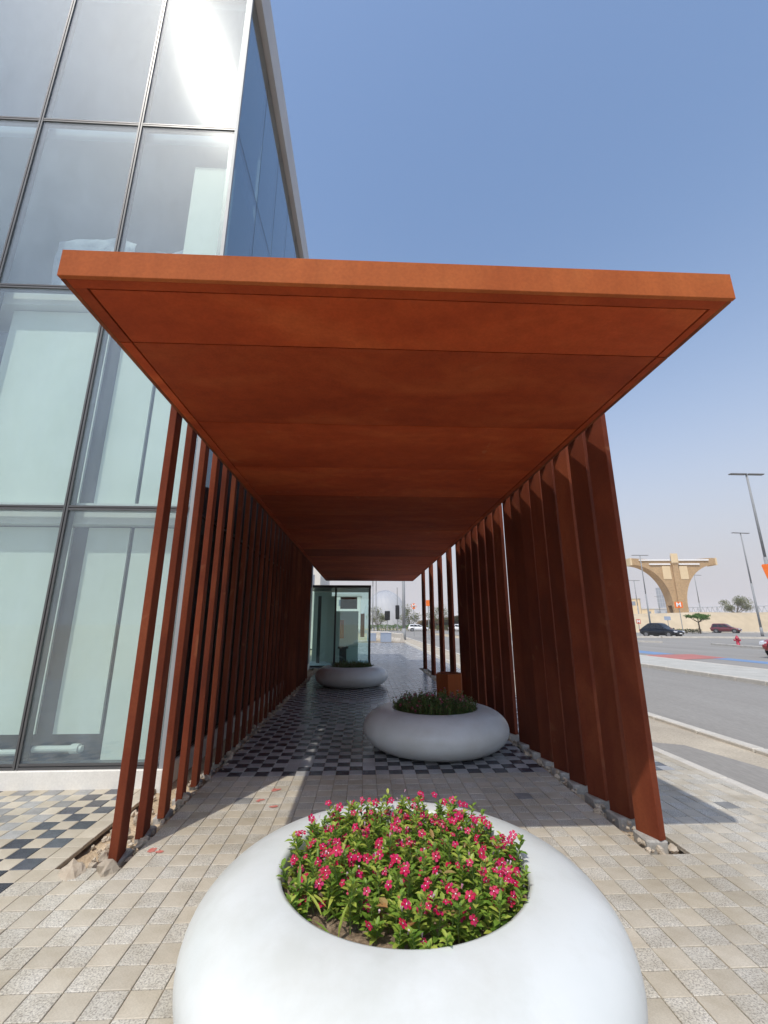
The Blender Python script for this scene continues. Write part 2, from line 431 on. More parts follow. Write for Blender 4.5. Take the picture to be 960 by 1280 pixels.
M['leaf_shade'] = leaf_mat('shaded_leaf', (0.06, 0.125, 0.028), (0.10, 0.19, 0.04), (0.22, 0.13, 0.07))
M['leaf_dry'] = leaf_mat('dry_leaf', (0.33, 0.16, 0.06), (0.45, 0.24, 0.09), (0.40, 0.30, 0.12))
M['stem'] = plain('stem', (0.16, 0.22, 0.06), 0.6)
M['petal'] = leaf_mat('magenta_petal', (0.44, 0.003, 0.045), (0.56, 0.006, 0.070), (0.55, 0.02, 0.15), 0.25)
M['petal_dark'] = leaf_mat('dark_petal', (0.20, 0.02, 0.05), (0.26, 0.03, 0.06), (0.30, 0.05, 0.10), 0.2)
M['eye'] = plain('flower_eye', (0.85, 0.70, 0.74), 0.6)
M['bud'] = leaf_mat('pale_bud', (0.62, 0.42, 0.50), (0.75, 0.60, 0.66), (0.70, 0.30, 0.45), 0.3)
M['glass'] = glass_mat('facade_glass', (0.935, 0.985, 0.965), dust=0.055, haze=0.014, haze_rough=0.115, refl_boost=1.3, dust_glare_col=(0.68, 0.80, 0.95))  # pale blue dust colour also carries glare and sky reflection
M['glass_side'] = glass_mat('side_glass', (0.50, 0.60, 0.62), dust=0.012, haze=0.0, refl_boost=4.5)
M['glass_low'] = glass_mat('low_side_glass', (0.50, 0.60, 0.62), dust=0.012, haze=0.0, refl_boost=0.8)
M['glass_box'] = glass_mat('vestibule_glass', (0.80, 0.93, 0.90), dust=0.01, haze=0.01, refl_boost=1.6)
M['mullion'] = plain('mullion_metal', (0.10, 0.10, 0.10), 0.4, 0.5, 0.3)
M['steel'] = plain('edge_steel', (0.30, 0.315, 0.32), 0.55, 0.4, 0.2)
M['black'] = plain('black_frame', (0.012, 0.013, 0.014), 0.4)
M['board'] = noisy('white_board', (0.56, 0.60, 0.565), (0.62, 0.655, 0.62), 1.2, 0.85)
M['wall_in'] = noisy('interior_wall', (0.20, 0.27, 0.38), (0.28, 0.35, 0.46), 1.0, 0.9)
M['ceiling'] = noisy('interior_ceiling', (0.29, 0.35, 0.45), (0.36, 0.42, 0.52), 1.0, 0.9)
M['slab'] = noisy('slab_white', (0.55, 0.55, 0.53), (0.64, 0.64, 0.62), 1.5, 0.9)
M['render'] = noisy('plinth_render', (0.66, 0.64, 0.58), (0.73, 0.71, 0.65), 3.0, 0.85, fine=(50, 0.04))
M['parapet'] = noisy('parapet_cladding', (0.46, 0.45, 0.44), (0.53, 0.52, 0.50), 1.2, 0.6)
M['film'] = noisy('creased_sheet', (0.14, 0.19, 0.27), (0.26, 0.31, 0.39), 3.4, 0.5, detail=9, c2=(0.12, 0.16, 0.24))
M['orange'] = plain('orange_sign', (0.80, 0.16, 0.012), 0.5)
M['redsign'] = plain('red_sign', (0.55, 0.07, 0.03), 0.5)
M['signwhite'] = plain('sign_white', (0.8, 0.8, 0.8), 0.5)
M['pole'] = plain('galvanised_pole', (0.27, 0.28, 0.285), 0.65, 0.3, 0.0)
M['lampgrey'] = plain('lamp_grey', (0.20, 0.20, 0.20), 0.5)
M['timber'] = noisy('arch_cladding', (0.36, 0.235, 0.12), (0.46, 0.315, 0.17), 0.25, 0.8, fine=(2.5, 0.12))
M['timber_pale'] = noisy('arch_pale', (0.62, 0.48, 0.29), (0.70, 0.56, 0.36), 0.4, 0.8)
M['tower'] = noisy('tower_glass', (0.20, 0.23, 0.28), (0.27, 0.30, 0.35), 0.3, 0.35)
M['tower_frame'] = plain('tower_frame', (0.40, 0.42, 0.45), 0.6)
M['bark'] = noisy('bark', (0.12, 0.085, 0.055), (0.21, 0.155, 0.105), 9.0, 0.9, bump=0.01, bscale=30)
M['tleaf'] = leaf_mat('tree_leaf', (0.06, 0.15, 0.02), (0.10, 0.22, 0.03), (0.19, 0.30, 0.05))
M['tleaf_dry'] = leaf_mat('dusty_tree_leaf', (0.14, 0.17, 0.06), (0.20, 0.22, 0.09), (0.28, 0.27, 0.12))
M['dome'] = noisy('dome_membrane', (0.36, 0.37, 0.39), (0.44, 0.45, 0.46), 0.1, 0.6)
M['tyre'] = plain('tyre', (0.02, 0.02, 0.02), 0.8)
M['rim'] = plain('wheel_rim', (0.30, 0.30, 0.31), 0.3, 0.5, 0.8)
M['carglass'] = plain('car_glass', (0.012, 0.014, 0.017), 0.06, 0.6)
M['carlight'] = plain('head_light', (0.65, 0.67, 0.70), 0.1)
M['tail'] = plain('tail_light', (0.35, 0.01, 0.01), 0.2)
M['car_black'] = plain('car_paint_black', (0.004, 0.006, 0.011), 0.3, 0.3, 0.0, 0.35)
M['car_maroon'] = plain('car_paint_maroon', (0.12, 0.010, 0.016), 0.28, 0.5, 0.0, 0.8)
M['car_red'] = plain('car_paint_red', (0.32, 0.008, 0.010), 0.28, 0.5, 0.0, 0.8)
M['car_white'] = plain('car_paint_white', (0.72, 0.72, 0.72), 0.28, 0.5, 0.0, 0.8)
M['hydrant'] = plain('hydrant_red', (0.42, 0.02, 0.05), 0.45)
M['pvc'] = plain('grey_pipe', (0.50, 0.52, 0.50), 0.5)
M['bluegrey'] = plain('bluegrey_block', (0.30, 0.36, 0.46), 0.8)

def struct(o, label=None):
    o['kind'] = 'structure'
    if label: o['label'] = label
    return o

# ------------------------------------------------------------------ ground and roads
TS = 0.148            # paver module
X0 = -1.477           # a paver joint line in x
Y0 = 5.28             # joint line where the charcoal checker starts

g = MB(); R = 1500.0
g.add([(-R,-R,-0.075),(R,-R,-0.075),(R,R,-0.075),(-R,R,-0.075)], [(0,1,2,3)])
struct(g.build('ground', M['sand']), 'pale sandy desert ground stretching to the horizon')

def sheet(name, poly, z, mat, label=None, thick=0.0):
    m = MB()
    if thick:
        m.prism(poly, 2, z-thick, z)
    else:
        m.add([(x, y, z) for x, y in poly], [tuple(range(len(poly)))])
    o = m.build(name, mat)
    return struct(o, label)

# dusty shoulder between the paving and the road, then road, island pavement, second road
sheet('shoulder', [(3.93,-30),(5.10,-30),(5.20,80),(3.93,80)], -0.03, M['dusty'], 'strip of dusty sand between the paving and the road')
sheet('service_road', [(5.10,-30),(11.0,-30),(11.0,80),(5.20,80)], -0.026, M['asphalt'], 'grey asphalt service road beside the walkway')
sheet('road', [(13.9,-60),(140,-60),(140,83),(-60,140),(-60,81),(13.9,81)], -0.030, M['asphalt'], 'wide grey asphalt road across the junction')
sheet('asphalt_patch', [(3.95,-20),(4.85,-20),(4.72,5.15),(4.45,6.35),(3.95,6.6)], -0.022, M['asphalt'], 'worn asphalt patch at the kerb in front of the sand')

k = MB()
for i in range(60):                                   # flush kerb stones along the near road edge
    y = -4 + i*1.0
    k.bbox(5.13, y+0.008, -0.10, 5.30, y+0.992, 0.018, 0.012)
struct(k.build('road_kerb', M['kerb']), 'row of pale flush kerb stones along the road edge')
k = MB()
for i in range(50):
    y = -6 + i*1.0
    k.bbox(10.98, y+0.006, -0.10, 11.13, y+0.994, 0.09, 0.015)
    k.bbox(13.80, y+0.006, -0.10, 13.98, y+0.994, 0.09, 0.015)
struct(k.build('island_kerb', M['kerb']), 'pale kerb stones edging the concrete island')
sheet('island_pavement', [(11.13,-6),(13.80,-6),(13.80,44),(11.13,44)], 0.082, M['sidewalk'], 'pale concrete pavement island between the two roads', 0.1)

def mark(name, poly, mat, label, z=-0.024):
    sheet(name, poly, z, mat, label)
mark('road_marking', [(15.6,5),(18.4,5),(18.4,20.4),(17.0,21.2),(15.6,21.2)][0:0] or [(16.9,12.5),(17.9,12.5),(17.9,21.6),(16.9,22.4)], M['paint_blue'], 'blue painted band on the road beyond the island')
mark('road_marking', [(14.1,20.3),(17.9,21.4),(18.2,24.2),(15.2,23.6),(14.1,21.8)], M['paint_red'], 'faded red painted band on the road beyond the island', -0.020)
mark('road_marking', [(16.0,24.1),(17.4,24.4),(17.6,31.0),(16.2,31.0)], M['paint_blue'], 'second blue painted band, farther along the same road')
mark('road_marking', [(14.15,14.0),(14.30,14.0),(14.30,19.0),(14.15,19.0)], M['paint_white'], 'white painted edge line beside the island kerb')

def kerb_run(name, pts, w, h, label):
    m = MB()
    for a, b in zip(pts, pts[1:]):
        a = Vector((a[0], a[1], 0)); b = Vector((b[0], b[1], 0))
        d = (b-a); L = d.length; d.normalize(); nrm = Vector((-d.y, d.x, 0))
        n = max(1, int(L/1.0))
        for i in range(n):
            p = a + d*(L*i/n + 0.01); q = a + d*(L*(i+1)/n - 0.01)
            c = [p - nrm*w/2, q - nrm*w/2, q + nrm*w/2, p + nrm*w/2]
            m.prism([(v.x, v.y) for v in c], 2, -0.08, h + random.uniform(-0.01, 0.01))
    return struct(m.build(name, M['kerb']), label)
kerb_run('median_kerb', [(27.9,34.6),(26.6,28.6),(26.2,20)], 0.30, 0.12, 'short pale kerb of the road median by the hydrant')
kerb_run('median_kerb', [(25.2,41.5),(26.5,38.6)], 0.30, 0.12, 'pale kerb stub on the road, left of the hydrant median')
kerb_run('junction_kerb', [(28.5,56.5),(36,52.5),(42,51.4),(47,48.2),(60,44)], 0.7, 0.16, 'long wavy pale kerb in front of the black car')
kerb_run('far_kerb', [(40,96.0),(60,86.0),(70,81.0),(79,76),(110,62)], 0.8, 0.2, 'pale kerb on the far side of the road, behind the maroon car')

# sand berm beyond the roads
def berm(name, x0, x1, y0, prof, label, nx=90):
    vs = []; fs = []; ny = len(prof)
    for i in range(nx+1):
        x = x0 + (x1-x0)*i/nx
        for (dy, h) in prof:
            n = noise.noise(Vector((x*0.06, dy*0.1, 3.1)))*0.30 + noise.noise(Vector((x*0.3, dy*0.4, 8.1)))*0.07
            vs.append((x, y0 + dy + 0.0*x, max(-0.2, h*(1+0.0022*(x-60)) + n*min(1, h))))
    for i in range(nx):
        for j in range(ny-1):
            fs.append((i*ny+j, (i+1)*ny+j, (i+1)*ny+j+1, i*ny+j+1))
    m = MB(); m.add(vs, fs)
    o = m.build(name, M['sand'], smooth=True)
    return struct(o, label)
berm('sand_berm', 22, 260, 86, [(-1,-0.3),(0.6,0.5),(3,3.0),(5,3.75),(9,3.9),(40,3.6),(90,3.0),(120,-0.3)], 'pale sand embankment behind the far road')

# ------------------------------------------------------------------ paving: pavers laid one by one
paving = struct(bpy.data.objects.new('paving', None), 'checkered stone paving under and around the rust coloured canopy'); link(paving)
tr_L = (-2.069, -1.625); tr_R = (2.075, 2.371); TY0 = Y0 - 12*TS; TY1 = 16.9
bedm = MB()
def bed_rect(x0, y0, x1, y1):
    bedm.add([(x0,y0,-0.007),(x1,y0,-0.007),(x1,y1,-0.007),(x0,y1,-0.007)], [(0,1,2,3)])
yb = -4.0
bed_rect(-10.9, yb, tr_L[0], 5.06)
bed_rect(tr_L[0], yb, tr_L[1], TY0); bed_rect(tr_R[0], yb, tr_R[1], TY0)
bed_rect(tr_L[1], yb, tr_R[0], 45); bed_rect(tr_R[1], yb, 3.80, 45)
bed_rect(tr_L[0], TY1, tr_L[1], 45); bed_rect(tr_R[0], TY1, tr_R[1], 45)
bed = bedm.build('jointing_bed', M['bed'], paving)

def paver_mesh(mat, name):
    h = TS/2 - 0.0022; b = 0.0025
    m = MB()
    vs = [(-h,-h,-0.03),(h,-h,-0.03),(h,h,-0.03),(-h,h,-0.03),(-h,-h,-b),(h,-h,-b),(h,h,-b),(-h,h,-b),
          (-h+b,-h+b,0),(h-b,-h+b,0),(h-b,h-b,0),(-h+b,h-b,0)]
    fs = [(8,9,10,11)] + [(i,(i+1)%4,4+(i+1)%4,4+i) for i in range(4)] + [(4+i,4+(i+1)%4,8+(i+1)%4,8+i) for i in range(4)]
    m.add(vs, fs); return m
PM = {kname: paver_mesh(None, kname) for kname in ('t_beige','t_speck','t_dark','t_grey','t_mid')}
PMESH = {kname: PM[kname].mesh('paver', M[kname]) for kname in PM}
pr = random.Random(3)

def paver_kind(i, j):
    """i column, j row; row 0 starts at Y0"""
    x = X0 + (i+0.5)*TS; even = (i+j) % 2 == 0
    if -2.217 < x < tr_L[0]: return 't_beige' if even or pr.random() < .5 else 't_speck'
    if x < -2.217 and j >= -14:
        if x > -2.68: return 't_dark' if even else 't_beige'
        if x > -3.3: return 't_mid' if even else 't_beige'
        return ('t_mid' if pr.random() < .6 else 't_dark') if even else 't_beige'
    if j >= 0 and x < 3.50:
        if j < 2: return 't_dark' if even else 't_grey'
        return 't_dark' if even and pr.random() < 0.93 else 't_grey'
    if x > 3.50: return 't_beige' if pr.random() < 0.6 else 't_speck'
    if pr.random() < 0.012: return 't_mid'
    return 't_speck' if even else 't_beige'

cam_m = Matrix.Rotation(math.radians(-2.59), 4, 'Z') @ Matrix.Rotation(math.radians(90+14.66), 4, 'X')
cam_inv = cam_m.inverted()
def view_px(x, y, z=0.0):
    """where a ground point shows in the picture (only used to pick which pavers show largest)"""
    p = cam_inv @ Vector((x, y, z-1.6))
    if p.z > -0.2: return None
    return 480 + 535*p.x/-p.z, 640 - 535*p.y/-p.z
cells = []
for i in range(-63, 36):
    for j in range(-62, 230):
        x = X0 + (i+0.5)*TS; y = Y0 + (j+0.5)*TS
        if x < -10.8 or x > 3.80: continue
        if x < -2.0 and y > 4.95: continue
        if y > TY0 and y < TY1 and (tr_L[0] < x < tr_L[1] or tr_R[0] < x < tr_R[1]): continue
        if y > 20 and x < -1.4: continue
        v = view_px(x, y)
        sc = 0.0
        if v and -10 < v[0] < 970 and v[1] < 1290:
            hid = math.hypot((v[0]-510)/300.0, (v[1]-1240)/235.0) < 1.0
            if not hid: sc = 1.0/(x*x+y*y)
        cells.append((sc, i, j, x, y))
cells.sort(reverse=True)
rest = {kname: MB() for kname in PM}
for n, (sc, i, j, x, y) in enumerate(cells):
    kn = paver_kind(i, j)
    dz = pr.uniform(-0.0016, 0.0012); ang = pr.uniform(-0.008, 0.008); tx = pr.uniform(-0.006, 0.006); ty = pr.uniform(-0.006, 0.006)
    if n < 300:
        o = inst(PMESH[kn], 'paver', paving, (x, y, dz), (tx, ty, ang))
    else:
        ca, sa = math.cos(ang), math.sin(ang)
        b = rest[kn]
        b.add([(x+vx*ca-vy*sa, y+vx*sa+vy*ca, vz+dz+vx*ty+vy*tx) for vx, vy, vz in PM[kn].v], PM[kn].f)
for kn, b in rest.items():
    tag(b.build('pavers', M[kn], paving), kind='stuff')

edge = MB()
for i in range(48):
    y = -3 + i*1.0
    edge.bbox(3.805, y+0.004, -0.10, 3.935, y+0.996, 0.004, 0.008)
struct(edge.build('edge_kerb', M['kerb']), 'flush pale edging stones along the right side of the paving')

# spray paint marks on the pavers
def splat(x, y, r, seed, label):
    rr = random.Random(seed); m = MB()
    for q in range(4):
        cx, cy = x + rr.uniform(-r, r)*0.7, y + rr.uniform(-r, r)*0.5; n = 14
        m.add([(cx + r*0.55*(0.5+rr.random()*0.7)*math.cos(2*math.pi*t/n), cy + r*0.4*(0.5+rr.random()*0.7)*math.sin(2*math.pi*t/n), 0.003+q*0.0006) for t in range(n)], [tuple(range(n))])
    o = m.build('paint_mark', M['spray'])
    tag(o, label, 'paint mark', 'red spray paint marks on the paving')
splat(-1.50, 3.72, 0.055, 1, 'small red spray paint mark beside the leftmost steel fin')
splat(-0.86, 4.86, 0.05, 2, 'faint red spray mark, farthest one in the sunlit wedge')
splat(-0.97, 4.60, 0.05, 5, 'faint red spray mark in the sunlit wedge, the left one')
splat(-0.80, 4.47, 0.05, 9, 'faint red spray mark in the sunlit wedge, the nearest one')

# trenches with soil and rubble along both rows of fins
def trench(x0, x1, name, label, seed):
    nx, ny = 8, 200; vs = []; fs = []
    for j in range(ny+1):
        y = TY0 + (TY1-TY0)*j/ny
        for i in range(nx+1):
            x = x0 + (x1-x0)*i/nx
            e = min(i, nx-i)/(nx/2)
            z = -0.075 + 0.040*abs(noise.noise(Vector((x*7, y*5, seed)))) + 0.03*noise.noise(Vector((x*22, y*19, seed+4))) + 0.012*(1-e)
            vs.append((x, y, z))
    for j in range(ny):
        for i in range(nx):
            a = j*(nx+1)+i; fs.append((a, a+1, a+nx+2, a+nx+1))
    m = MB(); m.add(vs, fs)
    return struct(m.build(name, M['trench'], smooth=True), label)
trench(tr_L[0], tr_L[1], 'planting_trench', 'open soil trench with rubble along the left row of fins', 1.3)
trench(tr_R[0], tr_R[1], 'planting_trench', 'narrow open soil trench along the right row of fins', 7.7)

def rock_mesh(seed, sx, sy, sz):
    rr = random.Random(seed); m = MB(); n = 9; rings = 5
    vs = [(0, 0, -sz)]; fs = []
    for a in range(1, rings):
        ph = math.pi*a/rings
        for b in range(n):
            t = 2*math.pi*b/n
            d = Vector((math.sin(ph)*math.cos(t), math.sin(ph)*math.sin(t), -math.cos(ph)))
            q = 0.82 + 0.5*noise.noise(d*1.7 + Vector((seed*3.1, 0, 0)))
            # squarish broken lump
            ax = max(abs(d.x), abs(d.y), abs(d.z)); q *= (0.55 + 0.45/ax*0.85)
            vs.append((d.x*sx*q, d.y*sy*q, d.z*sz*q))
    vs.append((0, 0, sz))
    for b in range(n): fs.append((0, 1+(b+1)%n, 1+b))
    for a in range(rings-2):
        for b in range(n):
            i = 1+a*n+b; j = 1+a*n+(b+1)%n; fs.append((i, j, j+n, i+n))
    last = len(vs)-1; base = 1+(rings-2)*n
    for b in range(n): fs.append((base+b, base+(b+1)%n, last))
    m.add(vs, fs); return m
rocks = [
    (-1.92, 3.45, 0.13, 0.10, 0.055, 'flat pale broken slab at the near end of the left trench'),
    (-1.70, 3.46, 0.085, 0.075, 0.07, 'rough sandy lump in front of the leftmost fin'),
    (-1.83, 3.66, 0.05, 0.045, 0.045, 'small rubble stone just behind the flat broken slab'),
    (-1.66, 3.86, 0.05, 0.04, 0.04, 'grey rubble stone between the first and second left fins'),
    (-1.90, 4.05, 0.05, 0.06, 0.035, 'sandy rubble stone left of the second fin'),
    (-1.67, 4.55, 0.055, 0.05, 0.05, 'pale rubble stone beside the third left fin'),
    (-1.70, 4.72, 0.06, 0.05, 0.05, 'pale rubble stone at the foot of the fourth left fin'),
    (2.17, 3.52, 0.05, 0.03, 0.03, 'small stone at the foot of the nearest right fin'),
    (2.32, 3.62, 0.045, 0.04, 0.025, 'small stone in the right trench outside the nearest fin')]
for i, (x, y, sx, sy, sz, lab) in enumerate(rocks):
    o = rock_mesh(i+2, sx, sy, sz).build('rubble_stone', M['rubble'])
    o.location = (x, y, -0.035 + sz*0.55); o.rotation_euler = (random.uniform(-.2,.2), random.uniform(-.2,.2), random.uniform(0, 6))
    tag(o, lab, 'stone', 'rubble stones in the trenches')
rub = MB(); rr = random.Random(12)
protos = [rock_mesh(40+q, 1, 1, 0.75) for q in range(6)]
for n in range(900):
    side = rr.random() < 0.70
    x0, x1 = (tr_L if side else tr_R)
    y = TY0 + 0.05 + (TY1-TY0-0.1)*rr.random()**1.2
    x = rr.uniform(x0+0.01, x1-0.01)
    if side and y > 5: x = rr.uniform(x1-0.17, x1+0.05)
    if not side: x = rr.uniform(x0-0.02, x0+0.14) if rr.random() < .8 else x
    r = rr.uniform(0.008, 0.028) * (1.7 if rr.random() < 0.22 else 1)
    p = rr.choice(protos); rot = Matrix.Rotation(rr.uniform(0, 6.3), 3, 'Z') @ Matrix.Rotation(rr.uniform(0, 6.3), 3, 'X')
    z = -0.05 + r*0.5 + (0.03 if (side and y > 5) or not side else 0)
    rub.add([(rot @ Vector(v))*r + Vector((x, y, z)) for v in p.v], p.f)
tag(rub.build('rubble', M['rubble']), 'crumbled sandy rubble scattered along the trenches', 'rubble', kind='stuff')

# ------------------------------------------------------------------ canopy
CX0, CX1, CY0, CY1, CZ, CT = -1.66, 2.105, 1.965, 18.7, 3.40, 0.17
canopy = empty('corten_canopy', (0.22, 1.965, 0), 0, 'long rust coloured steel canopy carried by rows of vertical fins over the walkway', 'canopy')
OFF = Vector(canopy.location)
def part(mb, name, mat, parent=canopy, smooth=False):
    mb.v = [(v[0]-OFF.x, v[1]-OFF.y, v[2]-OFF.z) for v in mb.v]
    return mb.build(name, mat, parent, smooth)
m = MB(); m.box(CX0+0.03, CY0+0.03, CZ+0.030, CX1-0.03, CY1-0.03, CZ+CT-0.012)
part(m, 'core', M['joint_black'])
# fascias: folded plates with a thin visible fold, front, sides, back
m = MB(); m.bbox(CX0, CY0, CZ+0.0, CX1, CY0+0.028, CZ+CT, 0.003); part(m, 'fascia', M['corten_fascia'])
ys = [CY0+0.030, 2.53, 6.0, 9.5, 13.0, 16.5, CY1-0.030]
for s in (0, 1):
    for a, b in zip(ys, ys[1:]):
        m = MB()
        x0, x1 = (CX0, CX0+0.028) if s == 0 else (CX1-0.028, CX1)
        m.bbox(x0, a+0.002, CZ, x1, b-0.002, CZ+CT, 0.003)
        part(m, 'fascia', M['corten'])
m = MB(); m.bbox(CX0, CY1-0.028, CZ, CX1, CY1, CZ+CT, 0.003); part(m, 'fascia', M['corten'])
m = MB(); m.box(CX0+0.030, CY0+0.030, CZ+CT-0.010, CX1-0.030, CY1-0.030, CZ+CT-0.002); part(m, 'roof_sheet', M['corten'])
# soffit: perimeter frame, then panels with open joints
IX0, IX1, IY0 = -1.555, 2.020, 2.062
jt = 0.011
m = MB(); m.bbox(CX0+0.0285, CY0+0.0285, CZ+0.001, CX1-0.0285, IY0-jt/2, CZ+0.026, 0.001); part(m, 'soffit_frame', M['corten_panel'])
yl = [IY0, 2.53] + [2.53 + 1.155*(q+1) for q in range(13)] + [CY1-0.10]
for a, b in zip([IY0-jt/2+0.001] + yl[1:], yl[1:]):
    pass
for s in (0, 1):
    segs = [(IY0-jt, 2.53), (2.53, 7.15), (7.15, 12.9), (12.9, CY1-0.03)]
    for a, b in segs:
        m = MB()
        x0, x1 = (CX0+0.0285, IX0-jt/2) if s == 0 else (IX1+jt/2, CX1-0.0285)
        m.bbox(x0, a+jt/2, CZ+0.0015, x1, b-jt/2, CZ+0.026, 0.001)
        part(m, 'soffit_frame', M['corten_panel'])
sp = random.Random(5)
for a, b in zip(yl, yl[1:]):
    m = MB(); z = CZ + 0.002 + sp.uniform(0, 0.0025)
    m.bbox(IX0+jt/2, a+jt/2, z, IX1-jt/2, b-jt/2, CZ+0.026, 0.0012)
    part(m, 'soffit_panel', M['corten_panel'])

# fins: hollow rust coloured sections turned a little, each on its own concrete footing
def fin_mesh(B, T, g, top, bracket, name):
    m = MB()
    u = Vector((math.sin(g), -math.cos(g), 0)); w = Vector((math.cos(g), math.sin(g), 0))
    c = 0.004
    ring = [u*(B/2-c)+w*(T/2), u*(B/2)+w*(T/2-c), u*(B/2)-w*(T/2-c), u*(B/2-c)-w*(T/2),
            -u*(B/2-c)-w*(T/2), -u*(B/2)-w*(T/2-c), -u*(B/2)+w*(T/2-c), -u*(B/2-c)+w*(T/2)]
    n = 8
    vs = [(p.x, p.y, 0.0) for p in ring] + [(p.x, p.y, top) for p in ring]
    fs = [tuple(range(n)), tuple(range(2*n-1, n-1, -1))] + [((i+1)%n, i, n+i, n+(i+1)%n) for i in range(n)]
    m.add(vs, fs)
    s, reach = bracket
    x0, x1 = sorted((0.0, s*reach))
    m.box(x0, -0.02, top-0.075, x1, 0.02, top-0.02)
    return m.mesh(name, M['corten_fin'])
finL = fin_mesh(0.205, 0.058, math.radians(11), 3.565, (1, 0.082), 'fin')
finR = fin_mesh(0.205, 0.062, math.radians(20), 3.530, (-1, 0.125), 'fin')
m = MB(); m.bbox(-0.045, -0.095, -0.09, 0.045, 0.11, 0.0, 0.012); footL = m.mesh('footing', M['concrete'])
m = MB(); m.bbox(-0.085, -0.09, -0.11, 0.075, 0.12, 0.0, 0.012); footR = m.mesh('footing', M['concrete'])
fr_ = random.Random(21)
nL = 29
for q in range(nL):
    y = 3.66 + 0.3665*q
    o = inst(finL, 'fin', canopy, Vector((-1.742, y, -0.012))-OFF, (0, 0, fr_.uniform(-.012, .012)))
    f = inst(footL, 'footing', canopy, Vector((-1.742+fr_.uniform(-.01,.01), y+0.02+fr_.uniform(-.01,.03), -0.0125))-OFF, (0, 0, fr_.uniform(-.25, .25)))
YR = [3.73, 4.10, 4.48, 4.86, 5.24, 5.62, 5.99, 6.36] + [6.92, 7.40, 7.92, 8.45, 9.0, 9.5] + [9.98, 11.2, 12.65, 14.35, 16.3]
for q, y in enumerate(YR):
    o = inst(finR, 'fin', canopy, Vector((2.230, y, 0.028))-OFF, (0, 0, fr_.uniform(-.012, .012)))
    f = inst(footR, 'footing', canopy, Vector((2.225+fr_.uniform(-.01,.01), y+fr_.uniform(-.01,.01), 0.0275))-OFF, (0, 0, fr_.uniform(-.10, .10)))

# ------------------------------------------------------------------ glass building on the left
BX = -2.03; BY = 5.0; BW = 1.47; NB = 6; ZF = [0.2, 2.92, 5.99, 9.0, 12.2]
BXL = BX - BW*NB; BYE = 16.95
bld = empty('glass_building', (BX, BY, 0), 0, 'tall glass curtain wall building left of the rust coloured canopy', 'building')
OFFB = Vector(bld.location)
def bpart(mb, name, mat, parent=bld, smooth=False):
    mb.v = [(v[0]-OFFB.x, v[1]-OFFB.y, v[2]-OFFB.z) for v in mb.v]
    return mb.build(name, mat, parent, smooth)
for fl in range(4):
    z0, z1 = ZF[fl]+0.03, ZF[fl+1]-0.03
    for b in range(NB):
        x1 = BX - b*BW - (0.05 if b == 0 else 0.028); x0 = BX - (b+1)*BW + 0.028
        m = MB(); m.box(x0, BY+0.010, z0, x1, BY+0.022, z1); p_ = bpart(m, 'pane', M['glass'])
    for b in range(10):
        y0 = BY + 0.04 + b*1.195 + 0.010; y1 = min(BY + 0.04 + (b+1)*1.195, BYE) - 0.010
        m = MB(); m.box(BX-0.022, y0, z0-0.02, BX-0.010, y1, z1+0.02); bpart(m, 'pane', M['glass_side'] if fl > 1 else M['glass_low'])
for b in range(1, NB+1):
    x = BX - b*BW
    m = MB(); m.box(x-0.028, BY-0.006, ZF[0]-0.03, x-0.006, BY+0.12, ZF[4]); m.box(x+0.006, BY-0.006, ZF[0]-0.03, x+0.028, BY+0.12, ZF[4]); m.box(x-0.0055, BY+0.012, ZF[0]-0.03, x+0.0055, BY+0.11, ZF[4]-0.002)
    bpart(m, 'mullion', M['mullion'])
m = MB(); m.box(BX-0.048, BY-0.008, 0.17, BX-0.004, BY+0.038, 12.2); bpart(m, 'corner_post', M['steel'])
m = MB(); m.box(BX-0.12, BY+0.040, 0.17, BX-0.030, BY+0.10, 12.195); bpart(m, 'corner_post', M['mullion'])
for fl in range(5):
    z = ZF[fl]
    for b in range(NB):
        x1 = BX - b*BW - (0.050 if b == 0 else 0.0285); x0 = BX - (b+1)*BW + 0.0285
        m = MB(); m.box(x0, BY-0.003, z-0.028, x1, BY+0.10, z-0.006); m.box(x0, BY-0.003, z+0.006, x1, BY+0.10, z+0.028); m.box(x0, BY+0.012, z-0.0055, x1, BY+0.098, z+0.0055)
        bpart(m, 'transom', M['mullion'])
    m = MB(); m.box(BX-0.06, BY+0.105, z-0.012, BX-0.013, BYE, z+0.012); bpart(m, 'transom', M['black'])
for b in range(1, 10):
    y = BY + 0.04 + b*1.195
    m = MB(); m.box(BX-0.06, y-0.009, 0.2, BX-0.014, y+0.009, 12.2); bpart(m, 'mullion', M['black'])
# floors, walls, parapet, plinth
for fl in range(1, 5):
    z = ZF[fl]
    m = MB(); m.box(BXL, BY+0.16, z-0.16, BX-0.16, BYE-0.05, z+0.10); bpart(m, 'floor_slab', M['slab'] if fl < 3 else M['ceiling'])
m = MB(); m.box(BXL, BY+0.16, 0.0, BX-0.16, BYE-0.05, 0.16); bpart(m, 'floor_slab', M['slab'])
m = MB(); m.box(BXL-0.25, BY-0.0, 0.0, BXL-0.03, BYE, 12.2); bpart(m, 'wall', M['render'])
m = MB(); m.box(BXL-0.03, BYE-0.04, 0.0, BX, BYE+0.2, 12.2); bpart(m, 'wall', M['render'])
m = MB(); m.box(BXL-0.25, BY-0.05, 12.235, BX+0.10, BYE+0.2, 13.15); bpart(m, 'parapet', M['parapet'])
m = MB(); m.bbox(BXL-0.2, BY-0.035, -0.05, BX+0.005, BY+0.15, 0.168, 0.006); bpart(m, 'plinth', M['render'])
m = MB(); m.bbox(BX-0.15, BY+0.152, -0.05, BX+0.004, BYE, 0.168, 0.006); bpart(m, 'plinth', M['render'])
